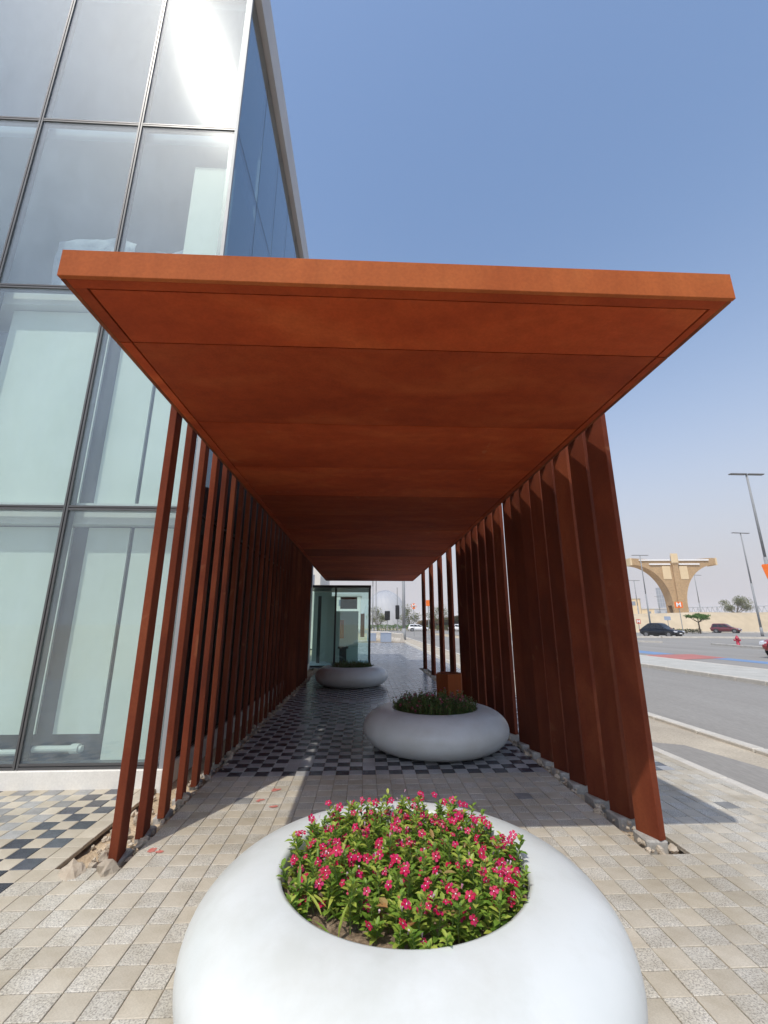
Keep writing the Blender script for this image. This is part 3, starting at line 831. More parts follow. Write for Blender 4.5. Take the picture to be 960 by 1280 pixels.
for fl in range(4):                                # inner walls that close the rooms behind
    z0 = ZF[fl] + 0.105; z1 = ZF[fl+1] - 0.165
    m = MB(); m.box(BXL+0.02, BY+(3.2 if fl < 2 else 6.0), z0, BX-1.0, BY+(3.3 if fl < 2 else 6.1), z1); bpart(m, 'inner_wall', M['wall_in'])
# white boards standing behind the lower glass
bd = 0.27
def board(x0, x1, z0, z1, y=BY+bd, mat='board'):
    m = MB(); m.box(x0, y, z0, x1, y+0.03, z1); bpart(m, 'board', M[mat])
for fl in (0, 1):
    zb = 0.44 if fl == 0 else ZF[1]+0.11; zt = ZF[fl+1]-0.18
    board(-2.825, -2.10, zb-(0.26 if fl == 0 else 0), zt)
    board(-3.37, -2.875, zb, zt)
    board(-4.90, -3.56, zb, zt)
    for b in range(3, 6): board(BX-(b+1)*BW+0.08, BX-b*BW-0.08, zb, zt)
board(-2.73, -2.10, ZF[2]+0.11, 8.55)
# creased sheets with cloudy blue-grey tones in the third-floor bays
def film(x0, x1, z0, z1, y, seed):
    nx, nz = 30, 36; vs = []; fs = []
    for j in range(nz+1):
        for i in range(nx+1):
            x = x0+(x1-x0)*i/nx; z = z0+(z1-z0)*j/nz
            d = 0.10*noise.noise(Vector((x*1.6, z*1.3, seed))) + 0.05*abs(noise.noise(Vector((x*4, z*3.3, seed+5))))
            top = z if j < nz else z + 0.25*noise.noise(Vector((x*2.2, 0, seed)))
            vs.append((x, y+d, top))
    for j in range(nz):
        for i in range(nx):
            a = j*(nx+1)+i; fs.append((a, a+1, a+nx+2, a+nx+1))
    b = len(vs)
    vs += [(v[0], v[1]+0.012, v[2]) for v in vs]
    fs += [tuple(b+q for q in reversed(f)) for f in list(fs)]
    m = MB(); m.add(vs, fs); return bpart(m, 'creased_sheet', M['film'], smooth=True)
film(-4.75, -3.62, 6.10, 7.35, BY+0.55, 2.0)
film(-3.30, -2.78, 6.10, 7.2, BY+0.55, 6.0)
m = MB(); m.tube((-3.45, BY+0.13, 0.33), (-2.95, BY+0.13, 0.33), 0.032, n=12); m.tube((-3.06, BY+0.13, 0.33), (-2.98, BY+0.13, 0.33), 0.048, n=12); m.tube((-4.9, BY+0.13, 0.30), (-3.6, BY+0.13, 0.30), 0.03, n=10)
bpart(m, 'pipe', M['pvc'])
m = MB(); m.box(BX-0.008, BY+0.6, 2.96, BX-0.002, BYE, 5.2); bpart(m, 'added_dark_sheet', M['joint_black'])  # added matte sheet that keeps sky reflections out of the fin gaps
m = MB(); m.box(-10.8, BY+0.33, 0.17, -2.06, BY+0.36, 5.5); bpart(m, 'backing', M['black'])

# ------------------------------------------------------------------ glass entrance box at the end of the walk
VX0, VX1, VY, VH, VD = -2.25, 0.26, 17.35, 3.10, 2.6
ves = empty('entrance_vestibule', (VX0, VY, 0), 0, 'black framed glass entrance box at the far end of the walkway', 'vestibule')
OFFV = Vector(ves.location)
def vpart(mb, name, mat, parent=ves):
    mb.v = [(v[0]-OFFV.x, v[1]-OFFV.y, v[2]) for v in mb.v]
    return mb.build(name, mat, parent)
fr3 = 0.07
xm = -1.13
for x in (VX0, xm-fr3/2, VX1-fr3):
    m = MB(); m.box(x, VY, 0, x+fr3, VY+0.10, VH-0.105); vpart(m, 'frame_post', M['black'])
m = MB(); m.box(VX0, VY-0.01, VH-0.10, VX1+0.01, VY+VD, VH); vpart(m, 'roof', M['black'])
m = MB(); m.box(VX0, VY-0.002, -0.03, VX1, VY+0.102, 0.06); vpart(m, 'sill', M['black'])
for x0, x1 in ((VX0+fr3, xm-fr3/2), (xm+fr3/2, VX1-fr3)):
    m = MB(); m.box(x0, VY+0.04, 0.06, x1, VY+0.055, VH-0.105); vpart(m, 'pane', M['glass_box'])
m = MB(); m.box(VX1-0.05, VY+0.11, 0.06, VX1-0.035, VY+VD-0.05, VH-0.105); vpart(m, 'pane', M['glass_box'])
m = MB(); m.box(VX1-fr3, VY+VD-0.08, 0, VX1, VY+VD, VH-0.105); vpart(m, 'frame_post', M['black'])
m = MB(); m.box(VX0, VY+0.105, 0.0, VX1-0.06, VY+VD-0.1, 0.05); vpart(m, 'floor', M['slab'])
m = MB(); m.box(VX0+0.02, VY+VD-0.45, 0.05, -1.45, VY+VD-0.40, VH-0.12); vpart(m, 'board', M['board'])
m = MB(); m.box(-1.40, VY+VD-0.45, 0.05, -0.25, VY+VD-0.40, 2.15); vpart(m, 'board', M['board'])
m = MB(); m.box(-1.95, VY+1.3, 0.05, -1.82, VY+1.45, 2.75); vpart(m, 'column', M['black'])
m = MB(); m.box(-1.55, VY+1.5, 0.05, -1.25, VY+1.55, 2.75); vpart(m, 'board', M['board'])
m = MB(); m.box(-1.02, VY+1.4, 2.22, -0.30, VY+1.44, 2.72); vpart(m, 'screen', M['black'])
m = MB(); m.box(-0.14, VY+0.30, 1.10, 0.02, VY+0.34, 2.0); vpart(m, 'sign_reflection', M['orange'])  # orange panel imitating an outdoor sign reflected in the glass
m = MB(); m.box(-0.96, VY+0.40, 1.05, -0.80, VY+0.44, 1.75); vpart(m, 'sign_reflection', M['orange'])  # second orange panel, likewise a sign's reflection built as a part
m = MB(); m.box(-1.0, VY+1.2, 0.05, -0.72, VY+1.6, 0.62); m.box(-1.06, VY+1.1, 0.62, -0.64, VY+1.7, 0.70); vpart(m, 'desk', M['black'])

# pale block rising behind the entrance box
blk = empty('pale_block', (-3.4, 30, 0), 0, 'pale far building glimpsed above the entrance box', 'building')
m = MB(); m.box(-6.0, 0, 0, 0.35, 8, 5.6); m.build('wall', M['render'], blk)
for q in range(4):
    m = MB(); m.box(-3.2+q*0.85, -0.02, 4.1, -2.6+q*0.85, 0.02, 4.9); m.build('window', M['tower'], blk)
m = MB(); m.box(-6.05, -0.06, 5.62, 0.4, 8, 5.8); m.build('roof', M['parapet'], blk)

# ------------------------------------------------------------------ planters
def planter_profile(Rr=0.98, r=0.60, h=0.50, rb=0.60):
    pr_ = [(r-0.03, h-0.16), (r-0.026, h-0.03), (r-0.020, h-0.008), (r-0.006, h-0.001)]
    n = 26
    for q in range(n+1):
        s = math.pi/2 - math.pi*q/n
        z = h/2 + h/2*math.sin(s)
        base = r if s > 0 else rb
        rad = base + (Rr-base)*abs(math.cos(s))**0.96
        pr_.append((rad, z))
    pr_.append((rb-0.05, 0.0))
    return pr_
planter_me = None
def planter(x, y, label, rz):
    global planter_me
    t = empty('planter_bowl', (x, y, 0), rz, label, 'planter', 'white round planters along the walkway')
    if planter_me is None:
        m = MB(); m.lathe(list(reversed(planter_profile())), 128)
        planter_me = m.mesh('bowl', M['white'], True)
    inst(planter_me, 'bowl', t)
    vs = []; fs = []; n = 40; rings = 12
    for a in range(rings+1):
        for b in range(n):
            rr_ = 0.565*a/rings; th = 2*math.pi*b/n
            px, py = rr_*math.cos(th), rr_*math.sin(th)
            z = 0.405 + 0.022*noise.noise(Vector((px*6+x, py*6, 1))) + 0.012*noise.noise(Vector((px*22+x, py*22, 4)))
            vs.append((px, py, z))
    for a in range(rings):
        for b in range(n):
            fs.append((a*n+b, (a+1)*n+b, (a+1)*n+(b+1)%n, a*n+(b+1)%n))
    m = MB(); m.add(vs, fs); m.build('soil', M['soil'], t, True)
    return t
P1 = (0.205, 2.42); P2 = (0.985, 6.36); P3 = (-0.32, 12.4)
planter(*P1, 'big white doughnut shaped planter full of magenta flowers in the foreground', 0.0)
planter(*P2, 'white doughnut shaped planter in the shade beside the right fins', 1.0)
planter(*P3, 'farthest white doughnut shaped planter in front of the glass entrance box', 2.1)

def leaf_shape(mb, base, d, up, L, W, curl, mi=0):
    """elliptic folded leaf of 8 triangles"""
    d = d.normalized(); side = d.cross(up).normalized(); nn = side.cross(d).normalized()
    c = [(0,0,0), (0.30,0.82,0.10), (0.65,0.90,0.06), (1.0,0.0,-0.18)]
    mid = [base + d*(L*t) + nn*(L*(0.22*t - curl*t*t)) for t in (0.0, 0.33, 0.68, 1.0)]
    lf = [mid[1] + side*W*0.46 + nn*W*0.16, mid[2] + side*W*0.44 + nn*W*0.14]
    rt = [mid[1] - side*W*0.46 + nn*W*0.16, mid[2] - side*W*0.44 + nn*W*0.14]
    vs = mid + lf + rt
    mb.add(vs, [(0,1,4),(0,6,1),(1,2,5,4),(1,6,7,2),(2,3,5),(2,7,3)], mi)

def flower_mesh(seed, mats, r=0.019):
    rr_ = random.Random(seed); m = MB()
    for q in range(5):
        t = 2*math.pi*q/5 + rr_.uniform(-.12, .12)
        u = Vector((math.cos(t), math.sin(t), 0)); w = Vector((-u.y, u.x, 0)); z = Vector((0, 0, 1))
        dr = rr_.uniform(-0.2, 0.1)
        pts = [u*r*0.12, u*r*0.62 + w*r*0.40 + z*r*0.10, u*r*1.0 + w*r*0.34 + z*r*(0.05+dr), u*r*1.08 + z*r*dr,
               u*r*1.0 - w*r*0.34 + z*r*(0.05+dr), u*r*0.62 - w*r*0.40 + z*r*0.10]
        m.add(pts, [(0,1,2,3),(0,3,4,5)], 0)
    n = 6; e = r*0.13
    m.add([(e*math.cos(2*math.pi*i/n), e*math.sin(2*math.pi*i/n), r*0.09) for i in range(n)], [tuple(range(n))], 1)
    m.tube((0, 0, -r*1.1), (0, 0, 0.0), r*0.07, r*0.12, 5, False, 2)
    return m.mesh('flower', mats)

def vinca_bed(loc, label, seed, n_sprigs, hmin, hmax, leafmat, n_flowers, petal, dens=1.0, rad=0.535, group=None, bare=None, gap=0.036):
    rr_ = random.Random(seed)
    t = empty('flower_bed', (loc[0], loc[1], 0.40), 0, label, 'flowers', 'flower beds in the white planters')
    fol = MB(); stems = MB(); tips = []
    pts = []
    tries = 0
    while len(pts) < n_sprigs and tries < 20000:
        tries += 1
        a = rr_.uniform(0, 2*math.pi); q = rad*math.sqrt(rr_.random())
        p = Vector((q*math.cos(a), q*math.sin(a), 0))
        if bare and any((p.xy - Vector(b[:2])).length < b[2] for b in bare): continue
        if all((p-o).length > gap for o in pts): pts.append(p)
    for p in pts:
        out = p.normalized() if p.length > 0.01 else Vector((1, 0, 0))
        edge_ = p.length/rad
        h = rr_.uniform(hmin, hmax)*(1.0-0.25*edge_**3)*(1.2 if rr_.random() < 0.06 else 1.0)
        lean = out*(0.035*edge_**2) + Vector((rr_.uniform(-.05, .05), rr_.uniform(-.05, .05), 0))
        top = p + lean + Vector((0, 0, h))
        midp = p*0.5 + top*0.5 + Vector((rr_.uniform(-.012, .012), rr_.uniform(-.012, .012), 0))
        stems.tube(p - Vector((0,0,0.02)), midp, 0.0028, 0.0024, 5, False); stems.tube(midp, top, 0.0024, 0.0016, 5, False)
        nl = int((rr_.randint(15, 21)) * dens)
        tw = rr_.uniform(0, 6.3)
        for k_ in range(nl):
            f = 0.16 + 0.84*(k_+rr_.random()*0.6)/nl
            f = min(f, 1.0)
            b_ = (p.lerp(midp, f*2) if f < 0.5 else midp.lerp(top, f*2-1))
            tw += 2.4 + rr_.uniform(-.4, .4)
            el = rr_.uniform(-0.05, 0.45) + 0.35*f
            d = Vector((math.cos(tw)*math.cos(el), math.sin(tw)*math.cos(el), math.sin(el)))
            L = rr_.uniform(0.028, 0.050)*(1.12 - 0.35*max(0, f-0.75)/0.25)
            leaf_shape(fol, b_, d, Vector((0, 0, 1)), L, L*rr_.uniform(0.42, 0.55), rr_.uniform(0.05, 0.40))
        tips.append((top, h))
    # side shoots fill the crown
    fo = fol.build('foliage', leafmat, t); fo['kind'] = 'stuff'
    st = stems.build('stems', M['stem'], t); st['kind'] = 'stuff'
    if n_flowers:
        fm = [flower_mesh(q, [petal, M['eye'], M['stem']], r) for q, r in ((1, .0170), (2, .0150), (3, .0195), (4, .0120), (5, .0180))]
        for q in range(n_flowers):
            tp, h = tips[(q*37+3) % len(tips)] if rr_.random() < 0.8 else rr_.choice(tips)
            p = tp + Vector((rr_.gauss(0, 0.022), rr_.gauss(0, 0.022), rr_.uniform(-0.035, 0.028)))
            if p.xy.length > 0.53: p.xy = p.xy*(0.53/p.xy.length)
            toward = Vector((-0.25, -0.75, 0.85)) + Vector((rr_.uniform(-.8, .8), rr_.uniform(-.7, .7), rr_.uniform(-.3, .4)))
            rot = toward.to_track_quat('Z', 'Y').to_euler()
            inst(rr_.choice(fm), 'flower', t, p, rot)
    return t, tips, rr_
bed1, tips1, rb1 = vinca_bed(P1, 'bushy bed of magenta periwinkle flowers with green leaves in the foreground planter', 4, 255, 0.09, 0.25, M['leaf'], 298, M['petal'], 1.35,
                             bare=[(-0.33, -0.38, 0.09), (-0.20, -0.47, 0.08), (0.17, -0.50, 0.05), (-0.50, -0.02, 0.05)])
dry = MB()
for q in range(42):
    a = rb1.uniform(0, 6.3); rq = 0.5*math.sqrt(rb1.random()); p = Vector((rq*math.cos(a), rq*math.sin(a), rb1.uniform(0.03, 0.15)))
    leaf_shape(dry, p, Vector((rb1.uniform(-1,1), rb1.uniform(-1,1), rb1.uniform(-.2,.4))), Vector((0,0,1)), rb1.uniform(.04,.07), rb1.uniform(.02,.035), 0.2)
d_ = dry.build('dry_leaves', M['leaf_dry'], bed1); d_['kind'] = 'stuff'
blades = MB()
for q in range(60):                                 # narrow grassy leaves at the left of the bed
    a = rb1.uniform(2.6, 4.1); rq = rb1.uniform(0.30, 0.52); p = Vector((rq*math.cos(a), rq*math.sin(a), rb1.uniform(0.0, 0.08)))
    leaf_shape(blades, p, Vector((rb1.uniform(-1,.5), rb1.uniform(-1,1), rb1.uniform(.2,1.2))), Vector((0,0,1)), rb1.uniform(.09,.15), rb1.uniform(.012,.018), 0.35)
d_ = blades.build('grassy_leaves', M['leaf'], bed1); d_['kind'] = 'stuff'
buds = MB()
for q in range(70):
    tp, h = rb1.choice(tips1); p = tp + Vector((rb1.gauss(0,.02), rb1.gauss(0,.02), rb1.uniform(-.02,.03)))
    if p.xy.length > 0.53: p.xy = p.xy*(0.53/p.xy.length)
    d = Vector((rb1.uniform(-.6,.6), rb1.uniform(-.6,.6), 1)).normalized()
    buds.tube(p, p + d*0.016, 0.0015, 0.0045, 5)
d_ = buds.build('buds', M['bud'], bed1); d_['kind'] = 'stuff'
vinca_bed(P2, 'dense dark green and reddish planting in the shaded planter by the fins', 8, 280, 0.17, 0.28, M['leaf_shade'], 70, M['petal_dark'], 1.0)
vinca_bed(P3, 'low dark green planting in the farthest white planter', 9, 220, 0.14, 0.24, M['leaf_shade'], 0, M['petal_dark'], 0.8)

# corten hexagonal bin beyond the second planter
bx, by = 1.84, 9.72
cb = empty('corten_bin', (bx, by, 0), math.radians(14), 'six sided rust coloured steel litter bin beside the fins', 'bin')
m = MB(); hexo = [(0.30*math.cos(math.pi/3*q), 0.30*math.sin(math.pi/3*q)) for q in range(6)]; hexi = [(0.25*math.cos(math.pi/3*q), 0.25*math.sin(math.pi/3*q)) for q in range(6)]
vs = [(x, y, z) for z in (0.0, 0.575) for x, y in hexo] + [(x, y, z) for z in (0.575, 0.45) for x, y in hexi]
fs = [(q, (q+1)%6, 6+(q+1)%6, 6+q) for q in range(6)] + [(6+q, 6+(q+1)%6, 12+(q+1)%6, 12+q) for q in range(6)] + [(12+q, 12+(q+1)%6, 18+(q+1)%6, 18+q) for q in range(6)] + [tuple(range(18, 24))]
m.add(vs, fs); m.build('body', M['corten_fascia'], cb)
m = MB(); m.lathe([(0.22, 0.56), (0.235, 0.585), (0.25, 0.585), (0.262, 0.577)], 6); m.build('rim', M['corten'], cb)

# ------------------------------------------------------------------ cars
def car(loc, heading, paint, label, L=4.8, W=1.9, H=1.62, coupe=False, parts=True):
    t = empty('parked_car' if False else 'car', (loc[0], loc[1], loc[2]), heading, label, 'car', 'cars on the roads')
    hw = W/2
    st = [(-0.500, .52, .86, .78), (-0.488, .40, 1.00, .90), (-0.44, .30, 1.05, .97), (-0.30, .26, 1.06, 1.0), (0.0, .25, 1.02, 1.0),
          (0.20, .25, 1.00, 1.0), (0.32, .26, .96, .985), (0.42, .30, .89, .95), (0.475, .36, .80, .86), (0.497, .44, .68, .74)]
    m = MB(); vs = []; n = 12
    for (sx, zb, zt, k_) in st:
        x = sx*L; w = hw*k_; zm = zb + (zt-zb)*0.55
        ring = [(w*0.80, zb), (w*0.96, zb+0.07), (w, zm-0.08), (w*0.985, zm+0.08), (w*0.93, zt-0.05), (w*0.80, zt)]
        pts = ring + [(-a, b) for a, b in reversed(ring)]
        vs += [(x, a, b) for a, b in pts]
    fs = []
    for s in range(len(st)-1):
        for i in range(n):
            fs.append((s*n+i, s*n+(i+1)%n, (s+1)*n+(i+1)%n, (s+1)*n+i))
    fs += [tuple(range(n)), tuple(range((len(st)-1)*n+n-1, (len(st)-1)*n-1, -1))]
    m.add(vs, fs); fix_normals(m.build('body', M[paint], t, True))
    # cabin
    lv = [(1.00, -0.47, 0.27, 0.93), (1.22, -0.455 if not coupe else -0.42, 0.17, 0.84), (H-0.08, -0.41 if not coupe else -0.27, 0.045, 0.74), (H, -0.36 if not coupe else -0.20, -0.02, 0.66)]
    def ring_at(l):
        z, xr, xf, k_ = l; w = hw*k_; a, b = xr*L, xf*L; c = 0.10
        return [(a+c, -w, z), (b-c, -w, z), (b, -w*0.80, z), (b+0.03, 0, z), (b, w*0.80, z), (b-c, w, z), (a+c, w, z), (a, w*0.82, z), (a-0.02, 0, z), (a, -w*0.82, z)]
    m = MB(); rs = [ring_at(l) for l in lv]; n = 10; vs = [p for r_ in rs for p in r_]
    fs = [(k_*n+i, k_*n+(i+1)%n, (k_+1)*n+(i+1)%n, (k_+1)*n+i) for k_ in range(3) for i in range(n)] + [tuple(3*n+i for i in range(n))]
    m.add(vs, fs); fix_normals(m.build('cabin', M[paint], t, True))
    def cab(i0, i1, f, v):                        # point on cabin skin between ring verts i0,i1, height v 0..1 (belt to roof edge)
        a0 = Vector(rs[0][i0]).lerp(Vector(rs[0][i1]), f); a1 = Vector(rs[1][i0]).lerp(Vector(rs[1][i1]), f); a2 = Vector(rs[2][i0]).lerp(Vector(rs[2][i1]), f)
        return a0.lerp(a1, v*2) if v < 0.5 else a1.lerp(a2, v*2-1)
    def glass(i0, i1, fa, fb, v0, v1, name='window'):
        m = MB(); g_ = 3; vs = []; cen = Vector((-0.1*L, 0, 0.9))
        for q in range(5):
            v = v0+(v1-v0)*q/4
            for u in range(g_+1):
                p = cab(i0, i1, fa+(fb-fa)*u/g_, v); o = (p-cen); o.z *= 0.3; vs.append(p + o.normalized()*0.014)
        fs = [(q*(g_+1)+u, q*(g_+1)+u+1, (q+1)*(g_+1)+u+1, (q+1)*(g_+1)+u) for q in range(4) for u in range(g_)]
        b = len(vs); vs += [v*1.0 - (v-cen).normalized()*0.01 for v in vs]; fs += [tuple(b+z for z in reversed(f)) for f in list(fs)]
        m.add(vs, fs); m.build(name, M['carglass'], t, True)
    for (i0, i1) in ((0, 1), (6, 5)):
        glass(i0, i1, 0.05, 0.36, 0.14, 0.90); glass(i0, i1, 0.39, 0.66, 0.12, 0.93); glass(i0, i1, 0.69, 0.95, 0.12, 0.90)
    glass(2, 3, 0.06, 1.0, 0.10, 0.95, 'windscreen'); glass(3, 4, 0.0, 0.94, 0.10, 0.95, 'windscreen')
    glass(7, 8, 0.08, 1.0, 0.25, 0.92, 'rear_window'); glass(8, 9, 0.0, 0.92, 0.25, 0.92, 'rear_window')
    for sx in (-0.30, 0.315):
        for s in (-1, 1):
            m = MB(); m.lathe([(0.17, -0.11), (0.33, -0.11), (0.36, -0.08), (0.36, 0.08), (0.33, 0.11), (0.235, 0.112), (0.23, 0.09)], 20)
            w_ = m.build('wheel', M['tyre'], t, True); w_.location = (sx*L, s*(hw-0.085), 0.36); w_.rotation_euler = (-s*math.pi/2, 0, 0)
            m = MB(); m.lathe([(0.02, 0.105), (0.06, 0.10), (0.225, 0.085), (0.232, 0.095)], 14, close=True)
            m.build('rim', M['rim'], w_)
            m = MB(); m.lathe([(0.365, 0.0), (0.43, 0.0), (0.43, 0.03), (0.365, 0.03)], 20)
            a_ = m.build('wheel_arch', M['black'], t); a_.location = (sx*L, s*(hw-0.02), 0.37); a_.rotation_euler = (-s*math.pi/2, 0, 0)
    for s in (-1, 1):
        m = MB(); m.prism([(0.465*L, .66), (0.497*L, .64), (0.492*L, .76), (0.45*L, .82), (0.44*L, .74)], 1, s*hw*0.52, s*hw*0.90); m.build('headlight', M['carlight'], t)
        m = MB(); m.prism([(-0.488*L, .78), (-0.503*L, .78), (-0.500*L, .93), (-0.470*L, .96)], 1, s*hw*0.55, s*hw*0.93); m.build('tail_light', M['tail'], t)
        m = MB(); m.bbox(0.20*L-0.10, min(s*hw*0.97, s*(hw+0.17)), 1.02, 0.20*L+0.06, max(s*hw*0.97, s*(hw+0.17)), 1.15, 0.03); m.build('mirror', M[paint], t)
    m = MB(); m.bbox(0.47*L, -0.42, 0.48, 0.502*L, 0.42, 0.68, 0.02); m.build('grille', M['black'], t)
    m = MB(); m.bbox(0.497*L, -0.24, 0.44, 0.508*L, 0.24, 0.55, 0.004); m.build('licence_plate', M['signwhite'], t)
    return t
def head(az): return math.radians(90-az)           # heading given clockwise from +Y
car((37.7, 54.7, -0.03), head(158), 'car_black', 'black sloping roof car on the road under the arch', 4.7, 1.95, 1.76, True)
car((67.3, 79.6, -0.03), head(143), 'car_maroon', 'dark maroon estate car at the far kerb', 4.5, 1.9, 1.72)
car((22.15, 21.1, -0.03), head(262), 'car_red', 'bright red car whose nose shows at the right edge', 4.5, 1.8, 1.5)
car((12.3, 100.0, -0.03), head(95), 'car_white', 'white car parked far off, seen under the canopy end beside the grey pole', 4.7, 1.85, 1.6)
car((20.8, 96.0, -0.03), head(95), 'car_white', 'white car parked far off, seen between the far fins', 4.7, 1.85, 1.6)

# fire hydrant
hy = empty('fire_hydrant', (28.9, 33.3, -0.03), 0.6, 'red fire hydrant standing on the road median', 'hydrant')
m = MB(); m.lathe([(0.17, 0), (0.17, 0.05), (0.11, 0.07), (0.105, 0.50), (0.14, 0.52), (0.14, 0.56), (0.12, 0.58), (0.10, 0.66), (0.05, 0.72), (0.03, 0.72), (0.03, 0.78), (0.0, 0.78)], 16); m.build('body', M['hydrant'], hy, True)
for a in (0, 2.1, 4.2):
    m = MB(); m.tube((0, 0, 0.42), (0.20*math.cos(a), 0.20*math.sin(a), 0.42), 0.06, n=10); m.tube((0.19*math.cos(a), 0.19*math.sin(a), 0.42), (0.23*math.cos(a), 0.23*math.sin(a), 0.42), 0.075, n=10); m.build('outlet', M['hydrant'], hy)

# ------------------------------------------------------------------ street lamps
def lamp(x, y, h, rz, label, r=0.10, arm=1.25, group='street lamps', single=False):
    t = empty('street_lamp', (x, y, -0.06), rz, label, 'street lamp', group)
    m = MB(); m.tube((0,0,0), (0,0,1.2), r*1.25, r*1.25, 10); m.tube((0,0,1.2), (0,0,h*0.5), r*1.0, r*0.95, 10); m.tube((0,0,h*0.5), (0,0,h), r*0.72, r*0.55, 10)
    m.build('pole', M['pole'], t, True)
    for s in ((-1, 1) if not single else (1,)):
        m = MB(); m.bbox(min(0.05*s, arm*s), -0.16, h-0.02, max(0.05*s, arm*s), 0.16, h+0.07, 0.03); m.build('lamp_head', M['lampgrey'], t)
    return t
lamp(29.32, 29.9, 12.8, 0.0, 'tall grey double headed street lamp at the right edge behind the orange sign', 0.13, 1.35)
lamp(54.0, 58.0, 14.3, 0.1, 'double headed street lamp right of the maroon car', 0.14, 1.4)
lamp(49.5, 74.4, 13.6, 0.0, 'double headed street lamp rising just behind the black car', 0.13, 1.5)
lamp(77.0, 97.2, 12.7, 0.2, 'single armed street lamp right of the arch stem', 0.14, 2.0, single=True)
lamp(59.9, 93.4, 11.0, 0.1, 'street lamp half hidden by the nearest right fin', 0.13, 1.4)
lamp(4.22, 46.7, 14.0, 0.4, 'thick pale grey pole seen under the canopy end', 0.17, 1.0)
lamp(1.02, 52.0, 12.0, 0.4, 'thin grey pole just right of the entrance box', 0.07, 0.9)
lamp(1.62, 60.0, 12.0, 0.4, 'second thin grey pole right of the entrance box', 0.07, 0.9)
lamp(137, 181, 12.5, 0.3, 'small distant street lamp left of the dusty tree', 0.2, 1.5)
lamp(104, 150, 11.0, 0.3, 'small distant street lamp right of the arch stem', 0.16, 1.5)

# ------------------------------------------------------------------ signs
def text_mesh(s, size, mat):
    c = bpy.data.curves.new('letter', 'FONT'); c.body = s; c.size = size; c.extrude = 0.006; c.align_x = 'CENTER'; c.align_y = 'CENTER'; c.offset = size*0.02
    o = bpy.data.objects.new('tmp', c)
    me = bpy.data.meshes.new_from_object(o); bpy.data.objects.remove(o); bpy.data.curves.remove(c)
    me.name = 'letter'; me.materials.clear(); me.materials.append(mat)
    return me
def sign(x, y, zc, w, h, rz, mat, label, letter=None, taper=0.0, pole_to=-0.05, round_=False, pole_r=0.045, post=True):
    t = empty('road_sign', (x, y, pole_to), rz, label, 'sign', 'orange way signs')
    z = zc - pole_to
    m = MB()
    if round_:
        pts = [(w/2*math.cos(2*math.pi*q/20), z + h/2*math.sin(2*math.pi*q/20)) for q in range(20)]
    else:
        b = 0.05*w; pts = [(-w/2+taper+b, z-h/2), (w/2-taper-b, z-h/2), (w/2-taper, z-h/2+b), (w/2, z+h/2-b), (w/2-b, z+h/2), (-w/2+b, z+h/2), (-w/2, z+h/2-b), (-w/2+taper, z-h/2+b)]
    m.prism(pts, 1, -0.03, 0.03); m.build('panel', M[mat], t)
    if letter:
        o = inst(text_mesh(letter, h*0.95, M['signwhite']), 'letter', t, (0, -0.042, z), (math.pi/2, 0, 0))
    if post:
        m = MB(); m.tube((0, 0.08, 0), (0, 0.08, z+h*0.45), pole_r, n=8); m.build('post', M['pole'], t)
    return t
sign(22.78, 22.75, 4.42, 1.15, 0.86, -0.72, 'orange', 'orange tapered sign with a white letter at the right edge of the view', 'A', 0.13)
sign(44.1, 59.5, 4.2, 0.95, 0.85, -0.62, 'orange', 'small orange sign with a white mark in front of the arch stem', 'M')
sign(39.8, 62.4, 1.95, 0.55, 0.6, -0.55, 'redsign', 'small red sign to the left of the black car roof', 'M')
sign(49.6, 70.0, 2.5, 0.9, 0.6, -0.6, 'bluegrey', 'small blue grey sign behind the black car roof')
sign(6.92, 61.0, 4.0, 0.72, 0.78, 0.0, 'orange', 'orange round sign on a pole under the canopy end', 'M', round_=True)
sign(6.80, 46.2, 3.75, 0.50, 0.62, 0.0, 'orange', 'orange sign glimpsed between the farthest right fins')
def traffic_light(x, y, zc, w, h, label, hung=False):
    t = empty('traffic_light', (x, y, -0.05), 0, label, 'traffic light', 'dark signal boards beyond the canopy')
    m = MB(); m.bbox(-w/2, -0.06, zc-h/2+0.05, w/2, 0.06, zc+h/2+0.05, 0.05); m.build('backboard', M['black'], t)
    m = MB(); m.tube((0, 0.12, 0), (0, 0.12, zc+h/2 if not hung else zc+h/2+2.3), 0.05, n=8); m.build('pole', M['pole'], t)
    for q in range(3):
        m = MB(); m.tube((0, -0.12, zc+0.05+(q-1)*h*0.28), (0, -0.055, zc+0.05+(q-1)*h*0.28), h*0.10, n=12); m.build('lens_hood', M['black'], t)
traffic_light(2.72, 51.4, 2.55, 0.62, 1.05, 'smaller dark signal board beyond the canopy end, left one')
traffic_light(4.25, 56.0, 3.05, 0.52, 1.75, 'tall dark signal board left of the thick grey pole', True)
traffic_light(5.25, 58.5, 3.05, 0.30, 1.75, 'narrow dark signal board right of the thick grey pole')

# low white barrier blocks and blue grey cubes at the end of the walk
def bar_block(x, y, L, rz, label):
    m = MB(); m.prism([(-0.28, 0), (0.28, 0), (0.24, 0.18), (0.13, 0.36), (0.11, 0.74), (0.04, 0.80), (-0.04, 0.80), (-0.11, 0.74), (-0.13, 0.36), (-0.24, 0.18)], 0, -L/2, L/2)
    o = m.build('barrier_block', M['kerb'])
    o.location = (x, y, -0.03); o.rotation_euler = (0, 0, rz); tag(o, label, 'barrier', 'white barrier blocks at the end of the walk')
bar_block(3.35, 42.2, 1.5, 1.9, 'nearest white concrete barrier block, left of the thick grey pole')
bar_block(3.0, 44.1, 1.5, 1.7, 'second white concrete barrier block in the curved row')
bar_block(2.75, 46.2, 1.5, 1.7, 'third white concrete barrier block in the curved row')
bar_block(2.2, 50.5, 1.4, 0.5, 'white barrier block farther left of the curved row')
bar_block(1.2, 51.5, 1.4, 0.2, 'white barrier block beside the thin poles')
